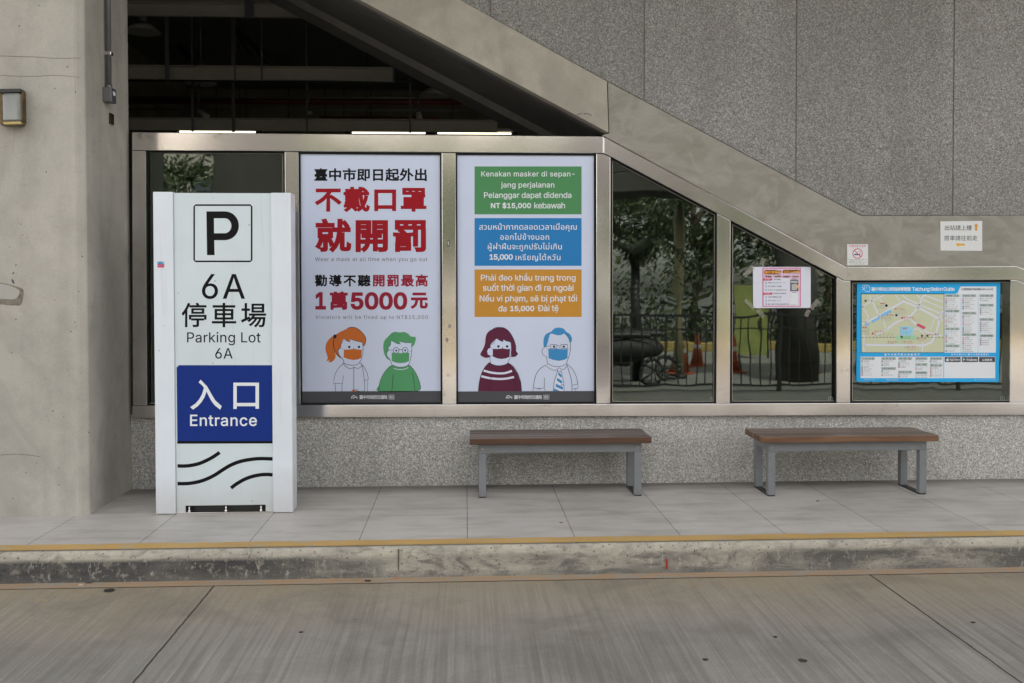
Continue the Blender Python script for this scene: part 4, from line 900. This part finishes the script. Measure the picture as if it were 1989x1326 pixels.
def pipe(name, px0, px1, py, Y, r, mat, label):
    a, b = at(px0, py, Y), at(px1, py+2, Y)
    m = MB().tube(a, b, r); m.build(name, mat)
    tag(bpy.data.objects[-1] if False else [q for q in COL.objects if q.name.startswith(name)][-1], label, 'pipe')
REDP = plain('red fire pipe paint', (.10, .015, .012), .5)
def pipe(name, px0, px1, py, Y, r, mat, label):
    a, b = at(px0, py, Y), at(px1, py+2, Y); tag(MB().tube(a, b, r).build(name, mat), label, 'pipe')
pipe('fire_pipe', 230, 900, 196, 7.2, .045, REDP, 'thick dark red fire pipe between two thin grey pipes in the opening')
pipe('fire_pipe', 620, 850, 229, 8, .03, REDP, 'thin dark red fire pipe above the lower cable tray')
pipe('ceiling_pipe', 230, 870, 188, 6.6, .014, PIPE, 'thin grey pipe running along the top of the red fire pipe')
pipe('ceiling_pipe', 230, 900, 212, 6.4, .014, PIPE, 'thin grey pipe running below the red fire pipe')
pipe('ceiling_pipe', 230, 800, 156, 4.6, .014, IRON, 'thin black pipe running under the upper cable tray')
WHITEL = plain('lamp body white', (.5, .5, .48), .4)
t = NT('lit tube'); t.t.nodes.remove(t.b); e = t.n('ShaderNodeEmission'); e.inputs[0].default_value = (1, .90, .66, 1); e.inputs[1].default_value = .55; t.lk(e.outputs[0], t.out.inputs[0]); LIT = t.m
def tube_lamp(px0, px1, label):
    Y = 5.6; a, b = at(px0, 255.4+(px0-350)*.006, Y), at(px1, 255.4+(px0-350)*.006, Y); z = a.z
    t = thing('tube_lamp', ((a.x+b.x)/2, Y, z), label, 'lamp', 'lit tube lamps in the hall')
    MB().tube((a.x, Y, z), (b.x, Y, z), .012).build('lit_tube', LIT, t)
    MB().box(a.x-.12, b.x+.1, Y-.04, Y+.04, z+.022, z+.06, .004).build('lamp_body', WHITEL, t)
    for x in (a.x-.06, b.x+.05): MB().box(x-.035, x+.035, Y-.03, Y+.03, z-.02, z+.0215, .004).build('end_cap', IRON, t)
    for x in (a.x+.2, b.x-.2): MB().tube((x, Y, z+.06), (x, Y, 5.6), .005, 6).build('hanger', IRON, t)
tube_lamp(349, 496, 'lit tube lamp just above the steel rail, nearest the pillar'); tube_lamp(684, 826, 'lit tube lamp just above the steel rail, middle one'); tube_lamp(850, 993, 'lit tube lamp just above the steel rail, nearest the stair underside')
def bay(px, py, Y, label):
    c_ = at(px, py, Y); t = thing('dome_lamp', c_, label, 'lamp', 'unlit dome lamps in the hall')
    MB().tube((c_.x, Y, c_.z), (c_.x, Y, c_.z+.10), .22, 24, .1).build('shade', WHITEL, t); MB().tube((c_.x, Y, c_.z+.1), (c_.x, Y, c_.z+.25), .06, 12).build('lamp_head', PIPE, t)
    MB().tube((c_.x, Y, c_.z+.25), (c_.x, Y, 5.6), .012, 8).build('stem', PIPE, t)
bay(277, 62, 5, 'round dome lamp high in the opening beside the pillar edge'); bay(390, 162, 6.2, 'round dome lamp below the upper cable tray'); bay(842, 186, 6.5, 'round dome lamp close under the stair soffit')
def spot(px, py, px2, py2, Y, label):
    a, b = at(px, py, Y), at(px2, py2, Y); o = thing('spot_lamp', a, label, 'lamp'); MB().tube(a, b, .03, 10, .045).build('barrel', WHITEL, o); MB().tube(a, (a.x, Y, a.z+.35), .012, 8).build('bracket', PIPE, o)
spot(386, 214, 404, 228, 5.9, 'small white spot lamp pointing down right near the left tube lamp'); spot(600, 216, 601, 222, 5.9, 'small white spot lamp seen end on above the middle of the lower tray'); spot(812, 217, 815, 231, 5.9, 'small white spot lamp pointing down above the tube lamps at right')
for (x0, y0, x1, y1, Y, lb) in ((345, 90, 400, 140, 8, 'dark sloping brace behind the upper tray near the pillar'), (460, 60, 540, 135, 8.4, 'dark sloping brace behind the upper tray in the middle'), (455, 55, 493, 105, 7.6, 'short dark sloping brace beside the thin hanger')):
    tag(MB().tube(at(x0, y0, Y), at(x1, y1, Y), .05, 8).build('ceiling_brace', IRON), lb, 'brace')

# ------------------------------------------------------------------ across the road (seen in the glass and the steel)
tag(MB().box(-16, 18, -2.3, 0, 4.9, 5.5).box(-16, 18, 0.003, .2, 4.9, 5.9).build('viaduct_deck', m_concrete('viaduct concrete', (.20, .19, .17), (.15, .145, .13), .3)), 'wide concrete viaduct deck roofing the pavement in front of the windows', 'viaduct')
o = thing('backdrop', (5, -9.3, RZ), 'added dark low footbridge on a round column across the road', 'backdrop')  # deck and parapet added to give the upper panes a dark reflection
MB().box(1.8, 9.5, -10.0, -8.8, 3.1, 3.4, .02).build('deck', CONC_DARK, o); MB().box(1.8, 9.5, -10.0, -9.9, 3.4, 4.6, .02).box(1.8, 9.5, -8.9, -8.8, 3.4, 4.6, .02).build('parapet', CONC_DARK, o); MB().tube((5.85, -9.4, RZ), (5.85, -9.4, 3.1), .36, 32).build('column', CONC_DARK, o)
o = thing('viaduct_pier', (-3.5, -9, RZ), 'square dark viaduct pier across the road on the left', 'pier')
MB().box(-4.15, -2.85, -9.6, -8.6, RZ, 8, .03).build('shaft', CONC_DARK, o); MB().box(-4.4, -2.6, -9.8, -8.4, 8, 8.6, .03).build('capital', CONC_DARK, o)
o = thing('trunk_pole', (3.9, -10, RZ), 'pale slim pole standing in for a tree trunk across the road', 'pole'); MB().tube((3.9, -10, RZ), (3.9, -10, 3.0), .07, 14).build('shaft', plain('pale pole paint', (.42, .38, .22), .5), o); MB().tube((3.9, -10, RZ), (3.9, -10, RZ+.06), .14, 14).build('foot_flange', IRON, o)  # plain pole put in where a pale tree trunk stands
o = thing('palm', (3.05, -9.6, RZ), 'small palm with drooping fronds across the road', 'palm')
MB().tube((3.05, -9.6, RZ), (3.0, -9.6, 2.0), .10, 10, .07).build('trunk', IRON, o)
rd = random.Random(9); v, f = [], []
for k in range(16):
    an = k*.7; L_ = rd.uniform(.9, 1.4)
    for i in range(22):
        u = i/21; c_ = Vector((3.0+math.cos(an)*L_*u, -9.6+math.sin(an)*L_*u, 2.0+.55*math.sin(u*2.2)-.9*u*u))
        for sd_ in (-1, 1):
            d_ = Vector((-math.sin(an)*sd_*.28, math.cos(an)*sd_*.28, -.16))*(1-.5*u); w_ = Vector((math.cos(an), math.sin(an), 0))*.02; b = len(v)
            v += [c_-w_, c_+w_, c_+d_]; f.append((b, b+1, b+2))
PALM_V, PALM_F, PALM_O = v, f, o
fen = thing('iron_fence', (1, -7.75, RZ), 'black iron railing with thin upright bars behind the photographer', 'fence')
m = MB(); m2 = MB()
for k in range(110): m.box(-7+k*.15, -7+k*.15+.018, -7.76, -7.742, RZ+.1, 1.0)
m.build('railing_bars', IRON, fen); m2.box(-7.05, 9.5, -7.775, -7.73, 1.0, 1.04).box(-7.05, 9.5, -7.77, -7.735, RZ+.08, RZ+.11).box(-7.05, 9.5, -7.765, -7.74, .8, .82); m2.build('rails', IRON, fen)
for x in (-7, -4, -1, 2, 5, 8): MB().box(x-.03, x+.03, -7.78, -7.72, RZ, 1.08).build('post', IRON, fen)
ORG = plain('orange cone plastic', (.42, .09, .03), .6)
for k, (x, yv, lb) in enumerate(((4.1, -10.7, 'orange traffic cone across the road right behind the pale pole'), (5.15, -10.7, 'orange traffic cone across the road left of the footbridge column'), (4.75, -12.2, 'orange traffic cone across the road, farthest from the fence'), (6.6, -10.9, 'orange traffic cone across the road farthest right'))):
    o = thing('traffic_cone', (x, yv, RZ), lb, 'cone', 'traffic cones across the road')
    MB().tube((x, yv, RZ+.03), (x, yv, RZ+.72), .15, 20, .025).build('cone_body', ORG, o); MB().box(x-.19, x+.19, yv-.19, yv+.19, RZ, RZ+.03, .005).build('cone_base', ORG, o)
    MB().tube((x, yv, RZ+.40), (x, yv, RZ+.52), .086, 20, .06).build('reflective_band', I['offwhite'], o)
tag(MB().box(-20, 24, -17.4, -17, RZ, .06, .02).build('median_barrier', m_paint('yellow striped barrier', (.34, .25, .08), (.3, .28, .25), .6)), 'low yellow concrete barrier beyond the far road', 'barrier')
o = thing('banner', (6.5, -14, RZ), 'yellow-green upright banner on a thin pole across the road', 'banner')
MB().box(6.1, 6.8, -14.01, -13.99, -.1, 1.5).build('banner_cloth', plain('lime cloth', (.27, .30, .09), .8, 0, .3, 4), o); MB().tube((6.82, -14, RZ), (6.82, -14, 1.7), .02).build('pole', IRON, o)
# two dark scooters behind the fence
def scooter(X, Y, label):
    o = thing('parked_scooter', (X+.7, Y, RZ), label, 'scooter', 'scooters parked behind the fence')
    MB().sphere((X+.9, Y, .42), .34, (1.5, .45, .55)).box(X+.25, X+.75, Y-.1, Y+.1, .12, .28, .05).sphere((X+.1, Y, .55), .2, (.6, .7, 1.6)).build('body', SCOOT, o)
    for x in (X, X+1.4):
        m = MB(); c12 = [(x+.21*math.cos(k*math.pi/8), Y, RZ+.24+.21*math.sin(k*math.pi/8)) for k in range(17)]
        for p, q in zip(c12, c12[1:]): m.tube(p, q, .035, 8)
        for k in range(5): m.tube((x, Y, RZ+.24), (x+.2*math.cos(k*1.257), Y, RZ+.24+.2*math.sin(k*1.257)), .014, 6)
        m.build('wheel', IRON, o)
    MB().tube((X+.05, Y-.3, .95), (X+.05, Y+.3, .95), .02).tube((X+.05, Y, .5), (X+.05, Y, .95), .03).build('handlebar', IRON, o); MB().box(X+.6, X+1.35, Y-.12, Y+.12, .62, .72, .04).build('seat', IRON, o)
    for q in (-.3, .3): MB().tube((X+.05, Y+q, .95), (X, Y+q*1.2, 1.16), .008, 8).sphere((X, Y+q*1.2, 1.2), .06, (1, .4, .7)).build('mirror', IRON, o)
SCOOT = plain('black scooter paint', (.015, .016, .017), .7)
scooter(1.7, -8.5, 'dark parked motor scooter nearest the iron fence'); scooter(2.1, -9.2, 'dark parked motor scooter behind the nearer one')
# trees and hedge
def m_leaf():
    t = NT('leaves'); oi = t.n('ShaderNodeObjectInfo'); n = t.noise(2.5, det=3)
    t.set(t.mix(t.ramp(n, [(.35, 0), (.65, 1)]), (.045, .065, .03), (.08, .10, .045)), .5, spec=.4); return t.m
LEAF = m_leaf(); link_mesh('fronds', PALM_V, PALM_F, LEAF, PALM_O); BARK = m_concrete('bark', (.14, .10, .07), (.09, .07, .05), .5)
def crown_mesh(seed, h, R_, nc=130, nl=110):
    rd = random.Random(seed); v, f = [], []
    for _ in range(nc):
        while True:
            c_ = Vector((rd.uniform(-1, 1), rd.uniform(-1, 1), rd.uniform(-1, 1)))
            if .3 < c_.length < 1: break
        c_ = Vector((c_.x*R_, c_.y*R_, h+c_.z*R_*.75)); rr = rd.uniform(.3, .65)
        for _ in range(nl):
            p = c_+Vector((rd.gauss(0, rr*.5), rd.gauss(0, rr*.5), rd.gauss(0, rr*.4))); q = Vector((rd.uniform(-1, 1), rd.uniform(-1, 1), rd.uniform(-.4, 1))).normalized()
            u = q.orthogonal().normalized()*rd.uniform(.05, .10); w_ = q.cross(u)*.5; b = len(v); v += [p-u, p-w_, p+u, p+w_]; f.append((b, b+1, b+2, b+3))
    return v, f
def tree(x, y, h, R_, seed, label):
    t = thing('tree', (x, y, RZ), label, 'tree', 'trees across the road'); rd = random.Random(seed); m = MB()
    m.tube((x, y, RZ), (x+.1, y, h*.6), .17, 10, .11); m.tube((x+.1, y, h*.6), (x, y, h*1.05), .11, 8, .04)
    for k in range(6):
        a = k*1.05+rd.random(); m.tube((x+.1, y, h*(.55+.06*k)), (x+math.cos(a)*R_*.7, y+math.sin(a)*R_*.7, h*(.9+.08*k)), .06, 6, .02)
    m.build('trunk', BARK, t); v, f = crown_mesh(seed, h, R_); v = [p+Vector((x, y, 0)) for p in v]; link_mesh('crown', v, f, LEAF, t)
TX = [(-9.5, -20, 3.6, 2.8), (-5.2, -21, 4.4, 3.0), (-1.2, -19.8, 3.6, 2.8), (2.6, -21.2, 4.2, 3.1), (6.6, -20, 3.9, 2.9), (10.8, -21, 4.2, 3.0), (15.5, -20.5, 3.8, 2.9)]
LB = ('leafy tree beyond the yellow barrier, far left', 'broad leafy tree beyond the barrier, second from left', 'small leafy tree beyond the barrier, left of centre', 'broad leafy tree beyond the barrier behind the banner', 'leafy tree beyond the barrier, right of the banner', 'tall leafy tree beyond the barrier, second from right', 'leafy tree beyond the barrier, far right')
for k, (a, l_) in enumerate(zip(TX, LB)): tree(*a, k+11, l_)
rd = random.Random(5); v, f = [], []
for _ in range(26000):
    p = Vector((rd.uniform(-20, 24), rd.uniform(-19, -17.8), RZ+abs(rd.gauss(0, 1.3)))); q = Vector((rd.uniform(-1, 1), rd.uniform(-1, 1), rd.uniform(0, 1))).normalized()
    u = q.orthogonal().normalized()*rd.uniform(.05, .11); w_ = q.cross(u)*.5; b = len(v); v += [p-u, p-w_, p+u, p+w_]; f.append((b, b+1, b+2, b+3))
tag(link_mesh('hedge', v, f, LEAF), 'dense green hedge along the foot of the trees', 'hedge', kind='stuff')
o = thing('apartment_block', (-6, -34, RZ), 'pale apartment block rising behind the trees', 'building')
MB().box(-16, 4, -40, -34, RZ, 13).build('wall', plain('pale render', (.42, .38, .34), .8), o)
for i in range(6):
    for j in range(4): MB().box(-14.6+i*3.2, -13+i*3.2, -34.05, -33.96, 1.6+j*2.9, 3.2+j*2.9).build('window', plain('window glass dark', (.05, .07, .08), .15) if i+j == 0 else bpy.data.materials['window glass dark'], o)

# ------------------------------------------------------------------ litter and spots
def blob(px, py, rx, ry, z, mat, name, label, cat, grp):
    c_ = gnd(px, py, z); rd = random.Random(int(px)); n_ = 14; pts = [(c_.x+rx*math.cos(2*math.pi*i/n_)*rd.uniform(.8, 1.15), c_.y+ry*math.sin(2*math.pi*i/n_)*rd.uniform(.8, 1.15)) for i in range(n_)]
    v = [(x, y, z+.0005) for x, y in pts]+[(c_.x+(x-c_.x)*.8, c_.y+(y-c_.y)*.8, z+.003) for x, y in pts]
    f = [(i, (i+1) % n_, n_+(i+1) % n_, n_+i) for i in range(n_)]+[tuple(range(n_, 2*n_))]
    tag(link_mesh(name, v, f, mat), label, cat, grp)
GUM = ink('old gum', (.035, .034, .034), .7)
for px, py, rx, ry, lb in ((1559, 1283, .021, .02, 'largest dark gum spot low in the right half of the road'), (1370, 1281, .014, .014, 'dark gum spot left of the largest one on the road'), (1506, 1237, .010, .012, 'tiny dark gum spot above the largest one on the road'),
                          (213, 1146, .032, .03, 'wide dark gum spot in the gutter near the black kerb stain'), (714, 1128, .020, .014, 'dark gum spot in the gutter left of the kerb seam'), (585, 1228, .012, .012, 'faint dark spot on the left half of the road'), (1890, 1209, .014, .01, 'small dark spot right of the sloping road joint')):
    blob(px, py, rx, ry, RZ+(.0045 if py < 1150 else 0), GUM, 'gum_spot', lb, 'spot', 'gum spots on the road')
blob(133, 1000.5, .045, .012, 0, plain('grey leaf', (.09, .085, .075), .8), 'dry_leaf', 'dark curled leaf at the foot of the pillar', 'leaf', 'fallen leaves')
blob(1090, 1015, .014, .012, 0, plain('brown leaf', (.22, .15, .08), .8), 'dry_leaf', 'small brown leaf on the pavement tiles in front of the left bench', 'leaf', 'fallen leaves')
blob(157, 1136, .016, .012, RZ+.005, plain('pale leaf', (.55, .42, .30), .8), 'dry_leaf', 'pale leaf in the gutter under the black kerb stain', 'leaf', 'fallen leaves')
blob(172, 1132, .02, .01, RZ+.005, plain('dark leaf', (.06, .04, .03), .8), 'dry_leaf', 'dark leaf touching the pale leaf in the gutter', 'leaf', 'fallen leaves')
blob(84, 1166, .022, .01, RZ, plain('tan leaf', (.30, .22, .12), .8), 'dry_leaf', 'tan twig-like leaf on the road at far left', 'leaf', 'fallen leaves')
blob(770, 1123, .008, .014, RZ+.005, plain('red scrap', (.55, .12, .05), .6), 'paper_scrap', 'tiny orange-red scrap in the gutter below the kerb seam', 'scrap', None)
blob(1588, 973, .014, .01, 0, GUM, 'gum_spot', 'dark gum spot on the tiles under the right bench', 'spot', None)
p_ = at(1295, 1094, YE-.049); tag(MB().box(p_.x-.004, p_.x+.004, YE-.056, YE-.030, p_.z-.032, p_.z+.026).build('paint_mark', plain('red mark paint', (.40, .02, .02), .6)), 'short upright red paint mark on the kerb face', 'mark')
p_ = at(774, 1075, YE-.04); tag(MB().box(p_.x-.003, p_.x+.004, YE-.0505, YE-.030, -.13, -.012).build('kerb_seam', plain('dark seam', (.12, .105, .075), .9)), 'dark vertical seam in the kerb left of centre', 'seam')
